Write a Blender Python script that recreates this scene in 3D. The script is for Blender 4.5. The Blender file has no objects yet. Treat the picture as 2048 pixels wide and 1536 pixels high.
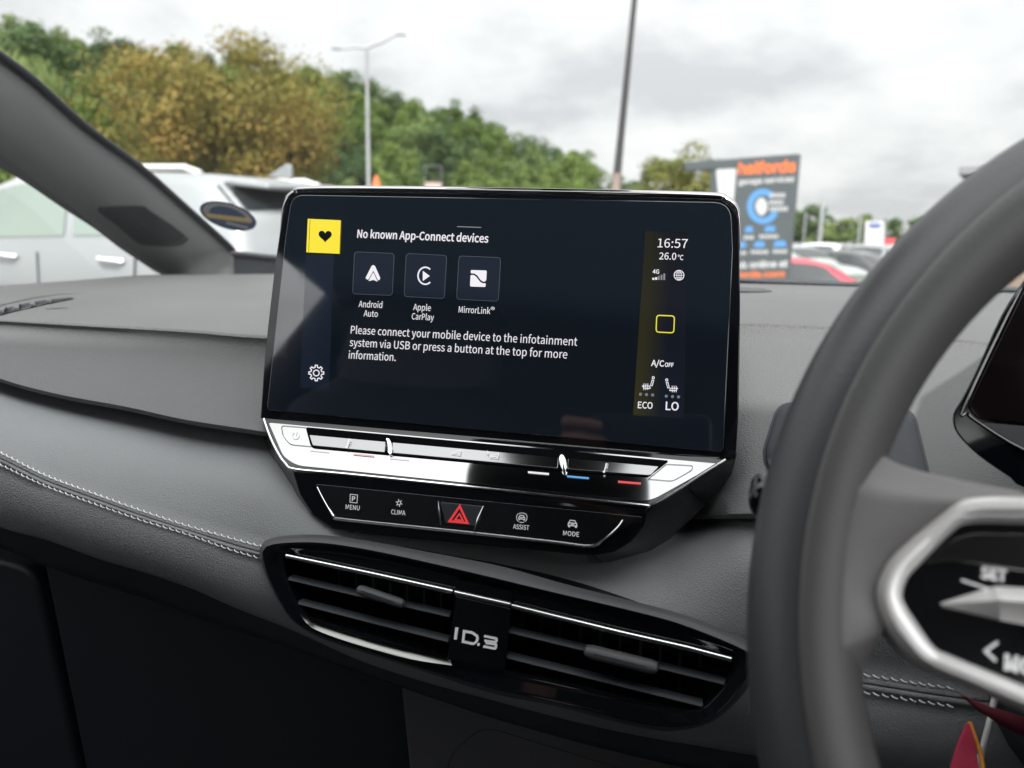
import bpy, math, random, os
from mathutils import Vector as V, Matrix
R_ = math.radians
sc = bpy.context.scene
COL = sc.collection
random.seed(7)

# ------------------------------------------------------------------ camera
CAM = V((0.13, -0.43, 1.15))
ROT = Matrix.Rotation(R_(14), 3, 'Z') @ Matrix.Rotation(R_(90 - 10.5), 3, 'X') @ Matrix.Rotation(R_(1.3), 3, 'Z')
FPX = 1538.0
cd = bpy.data.cameras.new('camera'); cam = bpy.data.objects.new('camera', cd); COL.objects.link(cam)
cam.location = CAM; cam.rotation_euler = ROT.to_euler()
cd.sensor_width = 36.0; cd.lens = 36.0 * FPX / 2048.0
cd.clip_start = 0.01; cd.clip_end = 3000
cd.dof.use_dof = True; cd.dof.focus_distance = 0.445; cd.dof.aperture_fstop = 7.8
sc.camera = cam

# ------------------------------------------------------------------ world, sun, exposure
EXPO = 0.72
SUN_EL, SUN_AZ = R_(46), R_(166)          # azimuth measured from straight ahead (+Y), positive to the right
w = bpy.data.worlds.new('World'); sc.world = w; w.use_nodes = True
nt = w.node_tree; nt.nodes.clear()
def N(t, **k):
    n = nt.nodes.new(t)
    for a, b in k.items(): setattr(n, a, b)
    return n
def L(a, b): nt.links.new(a, b)
def mth(op, a, b=None, c=None, clamp=False):
    n = N('ShaderNodeMath', operation=op); n.use_clamp = clamp
    for i, x in enumerate((a, b, c)):
        if x is None: continue
        if isinstance(x, (int, float)): n.inputs[i].default_value = x
        else: L(x, n.inputs[i])
    return n.outputs[0]
out = N('ShaderNodeOutputWorld'); bg = N('ShaderNodeBackground'); bg.inputs['Strength'].default_value = 0.075
sky = N('ShaderNodeTexSky', sky_type='NISHITA'); sky.sun_disc = False
sky.sun_elevation = SUN_EL; sky.sun_rotation = SUN_AZ
tc = N('ShaderNodeTexCoord'); sp = N('ShaderNodeSeparateXYZ'); L(tc.outputs['Generated'], sp.inputs[0])
zc = mth('MAXIMUM', sp.outputs[2], 0.0)
den = mth('ADD', zc, 0.34)
cx = N('ShaderNodeCombineXYZ'); L(mth('DIVIDE', sp.outputs[0], den), cx.inputs[0]); L(mth('DIVIDE', sp.outputs[1], den), cx.inputs[1])
cx.inputs[2].default_value = 3.3
n1 = N('ShaderNodeTexNoise'); n1.inputs['Scale'].default_value = 2.3; n1.inputs['Detail'].default_value = 7; n1.inputs['Roughness'].default_value = 0.56
n1.inputs['Distortion'].default_value = 0.1
L(cx.outputs[0], n1.inputs['Vector'])
rp = N('ShaderNodeValToRGB'); e = rp.color_ramp.elements
e[0].position = 0.36; e[0].color = (6.1, 6.2, 6.35, 1); e[1].position = 0.64; e[1].color = (9.2, 9.2, 9.1, 1)
m_ = e.new(0.5); m_.color = (7.9, 8.0, 8.0, 1)
L(n1.outputs['Fac'], rp.inputs[0])
grad = mth('ADD', mth('MULTIPLY', mth('POWER', zc, 1.6), 1.5), 0.97)
# cloud glow round the sun, out of view, added to brighten wheel and pad
sdv = (math.sin(SUN_AZ) * math.cos(SUN_EL), math.cos(SUN_AZ) * math.cos(SUN_EL), math.sin(SUN_EL))
dp = N('ShaderNodeVectorMath', operation='DOT_PRODUCT'); L(tc.outputs['Generated'], dp.inputs[0]); dp.inputs[1].default_value = sdv
grad = mth('ADD', grad, mth('MULTIPLY', mth('POWER', mth('MAXIMUM', dp.outputs['Value'], 0.0), 2.5), 2.6))
vm = N('ShaderNodeVectorMath', operation='SCALE'); L(rp.outputs[0], vm.inputs[0]); L(grad, vm.inputs['Scale'])
mx = N('ShaderNodeMix', data_type='RGBA'); mx.inputs[0].default_value = 0.94
L(sky.outputs[0], mx.inputs[6]); L(vm.outputs[0], mx.inputs[7])
L(mx.outputs[2], bg.inputs['Color']); L(bg.outputs[0], out.inputs['Surface'])

sd = bpy.data.lights.new('sun', 'SUN'); sd.energy = 2.6; sd.angle = R_(1.6); sd.color = (1.0, 0.975, 0.94)
so = bpy.data.objects.new('sun', sd); COL.objects.link(so)
sdir = V((math.sin(SUN_AZ) * math.cos(SUN_EL), math.cos(SUN_AZ) * math.cos(SUN_EL), math.sin(SUN_EL)))
so.rotation_euler = sdir.to_track_quat('Z', 'Y').to_euler(); so.location = (0, 0, 30)

vs = sc.view_settings
vs.view_transform = 'Standard'; vs.look = 'None'; vs.exposure = EXPO; vs.gamma = 1.0; vs.use_curve_mapping = False
sc.render.engine = 'CYCLES'
cy = sc.cycles
cy.use_denoising = True
cy.max_bounces = 9; cy.diffuse_bounces = 4; cy.glossy_bounces = 4; cy.transmission_bounces = 4; cy.transparent_max_bounces = 16
cy.caustics_reflective = False; cy.caustics_refractive = False
cy.sample_clamp_indirect = 4.0

# ------------------------------------------------------------------ pixel -> point on a real surface (2048 x 1536 pixel frame)
def ray(px, py): return ROT @ V(((px - 1024) / FPX, -(py - 768) / FPX, -1.0))
def PY(px, py, y):
    d = ray(px, py); return CAM + d * ((y - CAM.y) / d.y)
def PX(px, py, x):
    d = ray(px, py); return CAM + d * ((x - CAM.x) / d.x)
def PD(px, py, dist): return CAM + ray(px, py) * dist
class Pl:
    def __init__(s, p, n): s.p = V(p); s.n = V(n).normalized()
    def off(s, d): return Pl(s.p + s.n * d, s.n)
    def at(s, px, py):
        d = ray(px, py); return CAM + d * ((s.p - CAM).dot(s.n) / d.dot(s.n))
    def pts(s, l): return [s.at(*q) for q in l]
def tilt(p, deg): return Pl(p, (0, -math.cos(R_(deg)), math.sin(R_(deg))))

# ------------------------------------------------------------------ curves
def cr(pts, n, closed=False):
    """Catmull-Rom through pts, n samples per span."""
    o = []; m = len(pts)
    rng = range(m) if closed else range(m - 1)
    g = (lambda i: pts[i % m]) if closed else (lambda i: pts[max(0, min(m - 1, i))])
    for i in rng:
        a, b, c, d = g(i - 1), g(i), g(i + 1), g(i + 2)
        for k in range(n):
            t = k / n
            o.append(tuple(0.5 * ((2 * b[j]) + (c[j] - a[j]) * t + (2 * a[j] - 5 * b[j] + 4 * c[j] - d[j]) * t * t + (3 * b[j] - a[j] - 3 * c[j] + d[j]) * t ** 3) for j in range(len(b))))
    if not closed: o.append(tuple(pts[-1]))
    return o
def pchip(xs, ys):
    n = len(xs); h = [xs[i + 1] - xs[i] for i in range(n - 1)]; dl = [(ys[i + 1] - ys[i]) / h[i] for i in range(n - 1)]
    m = [dl[0]] + [0 if dl[i - 1] * dl[i] <= 0 else 2 * dl[i - 1] * dl[i] / (dl[i - 1] + dl[i]) for i in range(1, n - 1)] + [dl[-1]]
    def f(x):
        if x <= xs[0]: return ys[0] + m[0] * (x - xs[0])
        if x >= xs[-1]: return ys[-1] + m[-1] * (x - xs[-1])
        i = 0
        while x > xs[i + 1]: i += 1
        t = (x - xs[i]) / h[i]; a = 2 * t ** 3 - 3 * t * t + 1; b = t ** 3 - 2 * t * t + t; c = 3 * t * t - 2 * t ** 3; d = t ** 3 - t * t
        return a * ys[i] + b * h[i] * m[i] + c * ys[i + 1] + d * h[i] * m[i + 1]
    return f
def resample(pts, n, closed=False):
    P = [V(p) for p in pts]
    if closed: P.append(P[0])
    s = [0]
    for i in range(len(P) - 1): s.append(s[-1] + (P[i + 1] - P[i]).length)
    o = []; j = 0; T = s[-1]; k = n if closed else n - 1
    for i in range(n):
        t = T * i / k
        while j < len(P) - 2 and s[j + 1] < t: j += 1
        u = (t - s[j]) / max(1e-12, s[j + 1] - s[j]); o.append(P[j].lerp(P[j + 1], min(1, max(0, u))))
    return o
def rnd(pts, r, n=5):
    """round the corners of a polygon (any dimension); r number or list."""
    P = [V(p) for p in pts]; m = len(P); o = []
    for i in range(m):
        a, b, c = P[i - 1], P[i], P[(i + 1) % m]; q = r[i] if isinstance(r, (list, tuple)) else r
        if q <= 0: o.append(b); continue
        d1 = (a - b); d2 = (c - b); q1 = min(q, d1.length * .49); q2 = min(q, d2.length * .49)
        s = b + d1.normalized() * q1; t = b + d2.normalized() * q2
        for k in range(n + 1):
            u = k / n; o.append(s * (1 - u) ** 2 + b * 2 * u * (1 - u) + t * u * u)
    return o

# ------------------------------------------------------------------ mesh builder
WL = {}
class MB:
    def __init__(s): s.v = []; s.f = []
    def add(s, v, f):
        b = len(s.v); s.v += [V(p) for p in v]; s.f += [tuple(b + i for i in q) for q in f]; return s
    def grid(s, rows, closed=False):
        n = len(rows[0]); v = [p for r in rows for p in r]; f = []
        for i in range(len(rows) - 1):
            for j in range(n if closed else n - 1):
                k = (j + 1) % n; f.append((i * n + j, i * n + k, (i + 1) * n + k, (i + 1) * n + j))
        return s.add(v, f)
    def poly(s, p): return s.add(p, [tuple(range(len(p)))])
    def prism(s, p, vec, back=True):
        n = len(p); vec = V(vec); q = [V(x) + vec for x in p]
        f = [tuple(range(n))] + [(i, n + i, n + (i + 1) % n, (i + 1) % n) for i in range(n)]
        if back: f.append(tuple(range(2 * n - 1, n - 1, -1)))
        return s.add(list(p) + q, f)
    def ring(s, a, b): return s.grid([a, b], True)
    def tube(s, path, r, n=10, cap=True, flat=1.0, up=None):
        P = [V(p) for p in path]; m = len(P); rows = []; pn = None
        for i in range(m):
            t = (P[min(i + 1, m - 1)] - P[max(i - 1, 0)]).normalized()
            if pn is None:
                a = V(up) if up else (V((0, 0, 1)) if abs(t.z) < .9 else V((1, 0, 0))); pn = (a - t * a.dot(t)).normalized()
            else: pn = (pn - t * pn.dot(t)).normalized()
            bn = t.cross(pn); rr = r[i] if isinstance(r, (list, tuple)) else r
            rows.append([P[i] + pn * (rr * flat * math.cos(2 * math.pi * k / n)) + bn * (rr * math.sin(2 * math.pi * k / n)) for k in range(n)])
        s.grid(rows, True)
        if cap:
            s.poly(list(reversed(rows[0]))); s.poly(rows[-1])
        return s
    def box(s, lo, hi):
        a, b = lo, hi
        v = [(x, y, z) for x in (a[0], b[0]) for y in (a[1], b[1]) for z in (a[2], b[2])]
        return s.add(v, [(0, 1, 3, 2), (4, 6, 7, 5), (0, 4, 5, 1), (2, 3, 7, 6), (0, 2, 6, 4), (1, 5, 7, 3)])
    def lathe(s, prof, n=24, c=(0, 0, 0), ax='z'):
        rows = []
        for r, z in prof:
            row = []
            for k in range(n):
                a = 2 * math.pi * k / n; p = (r * math.cos(a), r * math.sin(a), z)
                if ax == 'y': p = (p[0], p[2], p[1])
                if ax == 'x': p = (p[2], p[0], p[1])
                row.append(V(p) + V(c))
            rows.append(row)
        return s.grid(rows, True)
    def build(s, name, mat, parent=None, smooth=True, bevel=0, seg=3, sharp=38, sub=0, local=False, **tags):
        o0 = V((0, 0, 0)) if (parent is None or local) else WL.get(parent, V((0, 0, 0)))
        me = bpy.data.meshes.new(name); me.from_pydata([tuple(p - o0) for p in s.v], [], s.f)
        me.validate(); 
        import bmesh
        bm = bmesh.new(); bm.from_mesh(me); bmesh.ops.remove_doubles(bm, verts=bm.verts, dist=1e-6); bmesh.ops.recalc_face_normals(bm, faces=bm.faces); bm.to_mesh(me); bm.free()
        if smooth:
            me.polygons.foreach_set('use_smooth', [True] * len(me.polygons)); me.set_sharp_from_angle(angle=R_(sharp))
        for q in (mat if isinstance(mat, list) else [mat]): me.materials.append(q)
        o = bpy.data.objects.new(name, me); COL.objects.link(o)
        if parent: o.parent = parent; WL[o] = V(o0)
        if bevel:
            b = o.modifiers.new('bevel', 'BEVEL'); b.width = bevel; b.segments = seg; b.limit_method = 'ANGLE'; b.angle_limit = R_(30); b.harden_normals = False
        if sub:
            b = o.modifiers.new('sub', 'SUBSURF'); b.levels = sub; b.render_levels = sub
        tag(o, **tags); return o
def tag(o, label=None, cat=None, group=None, kind=None):
    if label: o['label'] = label
    if cat: o['category'] = cat
    if group: o['group'] = group
    if kind: o['kind'] = kind
    return o
def thing(name, loc, label=None, cat=None, group=None, kind=None, rz=0):
    o = bpy.data.objects.new(name, None); COL.objects.link(o); o.location = loc; o.rotation_euler = (0, 0, rz)
    o.empty_display_size = .05; WL[o] = V(loc); return tag(o, label, cat, group, kind)
def copy_tree(o, parent=None):
    c = o.copy(); COL.objects.link(c); c.parent = parent
    for ch in o.children: copy_tree(ch, c)
    return c

# ------------------------------------------------------------------ materials
def lin(c):
    return tuple((x / 255 / 12.92 if x / 255 <= .04045 else ((x / 255 + .055) / 1.055) ** 2.4) for x in c) + (1,)
def mat(name, col, rough=.5, metal=0, ior=1.5, emit=None, es=1.0, coat=0, bump=None, vary=None, sheen=0, alpha=None):
    m = bpy.data.materials.new(name); m.use_nodes = True; t = m.node_tree; b = t.nodes['Principled BSDF']
    b.inputs['Base Color'].default_value = col if len(col) == 4 else tuple(col) + (1,)
    b.inputs['Roughness'].default_value = rough; b.inputs['Metallic'].default_value = metal; b.inputs['IOR'].default_value = ior
    b.inputs['Coat Weight'].default_value = coat; b.inputs['Coat Roughness'].default_value = .03
    if sheen: b.inputs['Sheen Weight'].default_value = sheen
    if emit: b.inputs['Emission Color'].default_value = emit; b.inputs['Emission Strength'].default_value = es
    tcn = t.nodes.new('ShaderNodeTexCoord')
    if bump:
        kind, scale, strength, dist = bump
        if kind == 'leather':
            a = t.nodes.new('ShaderNodeTexVoronoi'); a.feature = 'SMOOTH_F1'; a.inputs['Scale'].default_value = scale; a.inputs['Smoothness'].default_value = .6
            no = t.nodes.new('ShaderNodeTexNoise'); no.inputs['Scale'].default_value = scale * .6; no.inputs['Detail'].default_value = 2
            va = t.nodes.new('ShaderNodeVectorMath'); va.operation = 'MULTIPLY_ADD'; va.inputs[1].default_value = (.6 / scale,) * 3
            t.links.new(tcn.outputs['Object'], no.inputs['Vector']); t.links.new(no.outputs['Color'], va.inputs[0]); t.links.new(tcn.outputs['Object'], va.inputs[2])
            t.links.new(va.outputs[0], a.inputs['Vector']); ho = a.outputs['Distance']
        else:
            a = t.nodes.new('ShaderNodeTexNoise'); a.inputs['Scale'].default_value = scale; a.inputs['Detail'].default_value = 4
            t.links.new(tcn.outputs['Object'], a.inputs['Vector']); ho = a.outputs['Fac']
        bp = t.nodes.new('ShaderNodeBump'); bp.inputs['Strength'].default_value = strength; bp.inputs['Distance'].default_value = dist
        t.links.new(ho, bp.inputs['Height']); t.links.new(bp.outputs[0], b.inputs['Normal'])
    if vary:
        scale, amt = vary
        no = t.nodes.new('ShaderNodeTexNoise'); no.inputs['Scale'].default_value = scale; no.inputs['Detail'].default_value = 5
        t.links.new(tcn.outputs['Object'], no.inputs['Vector'])
        rr = t.nodes.new('ShaderNodeMapRange'); rr.inputs[3].default_value = 1 - amt; rr.inputs[4].default_value = 1 + amt; rr.inputs[1].default_value = .3; rr.inputs[2].default_value = .7
        t.links.new(no.outputs['Fac'], rr.inputs[0])
        sm = t.nodes.new('ShaderNodeVectorMath'); sm.operation = 'SCALE'; sm.inputs[0].default_value = tuple(col[:3])
        t.links.new(rr.outputs[0], sm.inputs['Scale']); t.links.new(sm.outputs[0], b.inputs['Base Color'])
    return m
def dusty(m, scale=260, amount=.055, val=.16):
    t = m.node_tree; b = t.nodes['Principled BSDF']; tc = t.nodes.new('ShaderNodeTexCoord'); v = t.nodes.new('ShaderNodeTexVoronoi'); v.inputs['Scale'].default_value = scale
    t.links.new(tc.outputs['Object'], v.inputs['Vector'])
    n = t.nodes.new('ShaderNodeTexNoise'); n.inputs['Scale'].default_value = scale * .23; t.links.new(tc.outputs['Object'], n.inputs['Vector'])
    th = t.nodes.new('ShaderNodeMath'); th.operation = 'MULTIPLY'; th.inputs[1].default_value = amount; t.links.new(n.outputs['Fac'], th.inputs[0])
    pw = t.nodes.new('ShaderNodeMath'); pw.operation = 'POWER'; pw.inputs[1].default_value = 2.2; t.links.new(n.outputs['Fac'], pw.inputs[0])
    th2 = t.nodes.new('ShaderNodeMath'); th2.operation = 'MULTIPLY'; th2.inputs[1].default_value = amount * 2.2; t.links.new(pw.outputs[0], th2.inputs[0])
    lt = t.nodes.new('ShaderNodeMath'); lt.operation = 'LESS_THAN'; t.links.new(v.outputs['Distance'], lt.inputs[0]); t.links.new(th2.outputs[0], lt.inputs[1])
    mx = t.nodes.new('ShaderNodeMix'); mx.data_type = 'RGBA'; c = b.inputs['Base Color'].default_value[:]; mx.inputs[6].default_value = c; mx.inputs[7].default_value = (val, val, val * 1.02, 1)
    t.links.new(lt.outputs[0], mx.inputs[0]); t.links.new(mx.outputs[2], b.inputs['Base Color'])
    # faint smears in the gloss
    n2 = t.nodes.new('ShaderNodeTexNoise'); n2.inputs['Scale'].default_value = 22; n2.inputs['Detail'].default_value = 6; n2.inputs['Distortion'].default_value = 1.5; t.links.new(tc.outputs['Object'], n2.inputs['Vector'])
    r0 = b.inputs['Roughness'].default_value; mr = t.nodes.new('ShaderNodeMapRange'); mr.inputs[1].default_value = .45; mr.inputs[2].default_value = .75; mr.inputs[3].default_value = r0; mr.inputs[4].default_value = r0 + .07; t.links.new(n2.outputs['Fac'], mr.inputs[0]); t.links.new(mr.outputs[0], b.inputs['Roughness'])
def glassmat(name, tint, refl_ior=1.5):
    m = bpy.data.materials.new(name); m.use_nodes = True; t = m.node_tree; t.nodes.clear()
    o = t.nodes.new('ShaderNodeOutputMaterial'); mi = t.nodes.new('ShaderNodeMixShader'); tr = t.nodes.new('ShaderNodeBsdfTransparent'); gl = t.nodes.new('ShaderNodeBsdfGlossy')
    lw = t.nodes.new('ShaderNodeLayerWeight'); pw_ = t.nodes.new('ShaderNodeMath'); pw_.operation = 'POWER'; pw_.inputs[1].default_value = 5; t.links.new(lw.outputs['Facing'], pw_.inputs[0])
    fr = t.nodes.new('ShaderNodeMath'); fr.operation = 'MULTIPLY_ADD'; t.links.new(pw_.outputs[0], fr.inputs[0]); f0 = ((refl_ior - 1) / (refl_ior + 1)) ** 2; fr.inputs[1].default_value = 1 - f0; fr.inputs[2].default_value = f0
    tr.inputs[0].default_value = tint; gl.inputs['Roughness'].default_value = .02
    t.links.new(fr.outputs[0], mi.inputs[0]); t.links.new(tr.outputs[0], mi.inputs[1]); t.links.new(gl.outputs[0], mi.inputs[2]); t.links.new(mi.outputs[0], o.inputs[0])
    return m
def emis(name, rgb, s=1.0): return mat(name, (0.01, 0.01, 0.01, 1), .4, emit=lin(rgb), es=s * EMX)

EMX = 2 ** -EXPO       # displays are set for the exposure
M = {}
M['soft'] = mat('soft_grey_plastic', (.100, .100, .102), .62, bump=('leather', 850, .5, .0009), vary=(9, .06))
M['soft2'] = mat('fine_grained_dash_front', (.104, .106, .108), .58, bump=('leather', 1000, .5, .0007), vary=(7, .06))
M['pillar'] = mat('pillar_plastic', (.20, .20, .202), .6, bump=('noise', 1400, .3, .0005), vary=(6, .05))
M['spoke'] = mat('spoke_lightened', (.17, .161, .161), .5, bump=('noise', 900, .2, .0004), vary=(12, .06))  # wheel cover lightened: light falling on the spokes is put into this colour
M['leather'] = mat('grained_leatherette', (.15, .152, .156), .5, bump=('leather', 700, .5, .0009), vary=(8, .06))
M['pad'] = mat('padded_leatherette', (.185, .192, .198), .5, bump=('leather', 1100, .45, .0007), vary=(6, .07))
M['dark'] = mat('dark_plastic', (.024, .028, .034), .55, bump=('noise', 1500, .3, .0005))
M['mid'] = mat('mid_grey_plastic', (.05, .05, .054), .55, bump=('noise', 1500, .3, .0005), vary=(10, .08))
M['black'] = mat('matt_black', (.010, .0135, .019), .6)
M['gloss'] = mat('piano_black', (.003, .0035, .005), .05, ior=1.45, coat=.15)
M['gloss2'] = mat('piano_black_coated', (.004, .0045, .006), .06, ior=1.9, coat=.8)
M['mirrorblack'] = mat('dark_mirror_lacquer', (.34, .34, .345), .05, metal=1.0)
M['bar'] = mat('satin_slider', (.27, .27, .275), .12, metal=1.0)
M['glassface'] = mat('screen_glass', (.004, .006, .009), .03, ior=2.0, emit=lin((13, 21, 31)), es=.25)
M['chrome'] = mat('chrome', (.82, .83, .84), .12, metal=1)
M['satin'] = mat('satin_silver', (.88, .86, .85), .34, metal=.5)
M['rim'] = mat('wheel_leather', (.048, .049, .053), .42, bump=('leather', 900, .2, .0004))
M['thread'] = mat('white_thread', (.75, .76, .76), .7)
M['cloth'] = mat('headlining', (.55, .54, .52), .9)
M['void'] = mat('unlit_gap', (.004, .0045, .005), .9, ior=1.0)
M['white_e'] = emis('display_white', (238, 235, 242), 1.0)
M['grey_e'] = emis('display_grey', (120, 124, 134), .9)
M['line_e'] = emis('display_tile_line', (62, 70, 84), .8)
M['tile_e'] = mat('display_tile', (.006, .008, .012), .05, ior=1.7, emit=lin((24, 30, 42)), es=.5)
M['yellow_e'] = emis('display_yellow', (246, 224, 8), 1.0)
M['black_e'] = mat('display_black', (.005, .006, .006), .05)
M['yline_e'] = emis('display_yellow_line', (236, 226, 60), 1.0)
M['red_e'] = emis('hazard_red', (232, 60, 66), .9)
M['blue_e'] = emis('light_blue', (86, 160, 222), 1.0)
M['icon_e'] = emis('button_print', (205, 205, 208), .8)

for k_, a_ in (('gloss', .03), ('gloss2', .05), ('glassface', .05)): dusty(M[k_], amount=a_)

# ------------------------------------------------------------------ lettering
_fonts = {}
def font(k):
    if k not in _fonts:
        try:
            _fonts[k] = bpy.data.fonts.load(os.path.join(bpy.utils.system_resource('DATAFILES', path='fonts'), {'n': 'Noto Sans CJK Regular.woff2', 'i': 'Inter.woff2'}[k]))
        except Exception: _fonts[k] = None
    return _fonts[k]
_tc = {}
def glyphs(s, bold=0, k='n', res=3, shear=0):
    key = (s, bold, k, shear)
    if key in _tc: return _tc[key]
    c = bpy.data.curves.new('t', 'FONT'); c.body = s; c.offset = bold; c.resolution_u = res; c.shear = shear
    f = font(k)
    if f: c.font = f
    o = bpy.data.objects.new('t', c); COL.objects.link(o)
    bpy.context.view_layer.update()
    me = o.evaluated_get(bpy.context.evaluated_depsgraph_get()).to_mesh()
    v = [(p.co.x, p.co.y) for p in me.vertices]; f = [tuple(q.vertices) for q in me.polygons]
    bpy.data.objects.remove(o); bpy.data.curves.remove(c)
    _tc[key] = (v, f); return v, f
def text(mb, s, p0, p1, pl, cap=None, bold=0, k='n', thick=0, shear=0):
    """lettering s whose baseline runs from pixel p0 to pixel p1 on plane pl; cap = capital height in pixels."""
    v, f = glyphs(s, bold, k, shear=shear); 
    if not v: return
    x0 = min(a for a, b in v); x1 = max(a for a, b in v)
    hv, _ = glyphs('H', bold, k); ch = max(b for a, b in hv)
    A = pl.at(*p0); B = pl.at(*p1); u = (B - A); sx = u.length / (x1 - x0); u.normalize(); vv = pl.n.cross(u)
    sy = sx
    if cap:
        sy = abs((pl.at(p0[0], p0[1] - cap) - A).dot(vv)) / ch
    pts = [A + u * ((a - x0) * sx) + vv * (b * sy) for a, b in v]
    mb.add(pts, f)
    if thick:
        mb.add([p - pl.n * thick for p in pts], f)
def stroke(mb, path, wd, pl, closed=False):
    """mitred ribbon along pixel path, wd pixels wide, lying on plane pl."""
    P = [V(p) for p in path]; m = len(P); l = []; r = []
    for i in range(m):
        a = P[i - 1] if (i or closed) else P[i]; b = P[(i + 1) % m] if (i < m - 1 or closed) else P[i]
        d1 = (P[i] - a); d2 = (b - P[i])
        d1 = d1.normalized() if d1.length > 1e-9 else d2.normalized(); d2 = d2.normalized() if d2.length > 1e-9 else d1
        n1 = V((-d1.y, d1.x)); n2 = V((-d2.y, d2.x)); n = (n1 + n2)
        n = n.normalized() if n.length > 1e-6 else n1
        k = wd / 2 / max(.35, n.dot(n1)); l.append(pl.at(*(P[i] + n * k))); r.append(pl.at(*(P[i] - n * k)))
    if closed: l.append(l[0]); r.append(r[0])
    mb.grid([l, r])
def circ(c, r, n=20, a0=0, a1=360, ry=None):
    full = (a1 - a0) >= 360
    return [(c[0] + r * math.cos(R_(a0 + (a1 - a0) * i / (n if full else n - 1))), c[1] + (ry or r) * math.sin(R_(a0 + (a1 - a0) * i / (n if full else n - 1)))) for i in range(n)]
def fill(mb, path, pl): mb.poly(pl.pts(path))

# ================================================================== THE CAR: dashboard
XS = [-420 + 17 * i for i in range(168)]                  # columns from the passenger door to past the wheel
def row(l, dy=0, dz=0):
    l = sorted(l); fy = pchip([q[0] for q in l], [q[1] for q in l]); fd = pchip([q[0] for q in l], [q[2] for q in l])
    o = []
    for x in XS:
        p = PY(x, fy(x), fd(x)); p.y += dy; p.z += dz; o.append(p)
    return o
def mixrow(a, b, t, bulge=(0, 0, 0)):
    return [p.lerp(q, t) + V(bulge) for p, q in zip(a, b)]
far = row([(-420, 606, .14), (0, 574, .345), (160, 561, .47), (310, 550, .62), (440, 549, .68), (560, 548, .70), (1000, 557, .72), (1480, 569, .70), (1720, 576, .70), (2048, 588, .68), (2436, 604, .66)])
crease = row([(-420, 612, .085), (0, 636, .06), (187, 647, .06), (375, 658, .06), (534, 670, .06), (900, 676, .08), (1300, 650, .12), (1480, 645, .13), (1650, 652, .13), (1920, 677, .13), (2436, 740, .12)])
dash = thing('dashboard', (0, .1, .6), 'dark grey dashboard with white stitched padding running under the touchscreen', 'dashboard')
top = MB(); rows = []
for i in range(13):
    t = i / 12; rows.append(mixrow(far, crease, t, (0, 0, .010 * math.sin(math.pi * t) ** .8 * (1 if 0 < t < 1 else 0))))
rows.append([p + V((0, -.0016, -.0005)) for p in crease]); rows.append([p + V((0, -.0022, -.0022)) for p in crease])
rows.insert(0, [p + V((0, .01, -.05)) for p in far])
top.grid(rows); dtop = top.build('top_panel', M['soft'], dash, sharp=60)
# front face of the upper dash: ends in a lip above the dark gap
lip = row([(-420, 640, .03), (-120, 722, .008), (0, 757, .0), (31, 767, .0), (125, 790, .0), (250, 813, .0), (375, 840, .0), (519, 862, .0), (620, 880, .02), (800, 920, .05), (1100, 990, .05), (1300, 1018, .04), (1400, 1029, .012), (1510, 1027, -.018), (1700, 1032, -.025), (2000, 1055, -.02), (2436, 1090, 0)])
fr = MB(); c0 = [p + V((0, -.0022, -.0022)) for p in crease]
rows = [[p + V((0, .004, -.003)) for p in c0], c0]
for i in range(1, 15):
    t = i / 14; rows.append([p.lerp(q, t) + V((0, .017 * math.sin(math.pi * t ** .75), 0)) for p, q in zip(c0, lip)])
rows += [[p + V((0, .003, -.004)) for p in lip], [p + V((0, .012, -.007)) for p in lip], [p + V((0, .05, -.008)) for p in lip]]
fr.grid(rows); fr.build('front_trim', M['soft2'], dash, sharp=70, label='upper dash face, smooth on the passenger side')
# padded panel: from the gap down to the twin stitched seam and below
pt = row([(-420, 655, .05), (-120, 745, .03), (0, 778, .02), (62, 797, .02), (156, 820, .02), (281, 846, .02), (406, 873, .02), (522, 890, .02), (620, 905, .03), (800, 950, .06), (1100, 1015, .06), (1300, 1040, .05), (1400, 1050, .022), (1510, 1046, -.004), (1700, 1052, -.01), (2000, 1075, -.008), (2436, 1110, .0)])
s1 = row([(-420, 690, -.03), (-120, 850, -.055), (0, 903, -.060), (94, 950, -.060), (187, 985, -.059), (281, 1019, -.056), (375, 1050, -.051), (469, 1077, -.045), (525, 1092, -.042), (900, 1180, -.034), (1300, 1268, -.034), (1490, 1312, -.034), (1733, 1349, -.034), (1895, 1374, -.032), (2436, 1440, -.01)])
s2 = row([(-420, 712, -.031), (-120, 874, -.057), (0, 927, -.062), (94, 971, -.062), (187, 1005, -.061), (281, 1038, -.058), (375, 1067, -.053), (469, 1100, -.047), (525, 1116, -.044), (900, 1204, -.037), (1300, 1292, -.037), (1490, 1340, -.037), (1733, 1384, -.037), (1905, 1411, -.035), (2436, 1478, -.012)])
lo = row([(-420, 845, -.03), (0, 1054, -.055), (94, 1080, -.055), (187, 1114, -.054), (281, 1142, -.052), (375, 1174, -.048), (469, 1215, -.041), (578, 1258, -.036), (744, 1330, -.034), (1000, 1404, -.032), (1244, 1464, -.032), (1450, 1500, -.032), (1800, 1560, -.032), (2436, 1640, -.01)])
pd = MB(); rows = [[p + V((0, .045, .012)) for p in pt], [p + V((0, .012, .006)) for p in pt], pt]
for i in range(1, 12):
    t = i / 12; rows.append([p.lerp(q, t) + V((0, -.010 * math.sin(math.pi * t ** .8), .012 * math.sin(math.pi * t))) for p, q in zip(pt, s1)])
rows.append([p + V((0, .0008, 0)) for p in s1]); rows.append(mixrow(s1, s2, .25, (0, -.0012, 0))); rows.append(mixrow(s1, s2, .42, (0, -.0010, 0)))
rows.append(mixrow(s1, s2, .5, (0, .0016, 0)))
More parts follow.
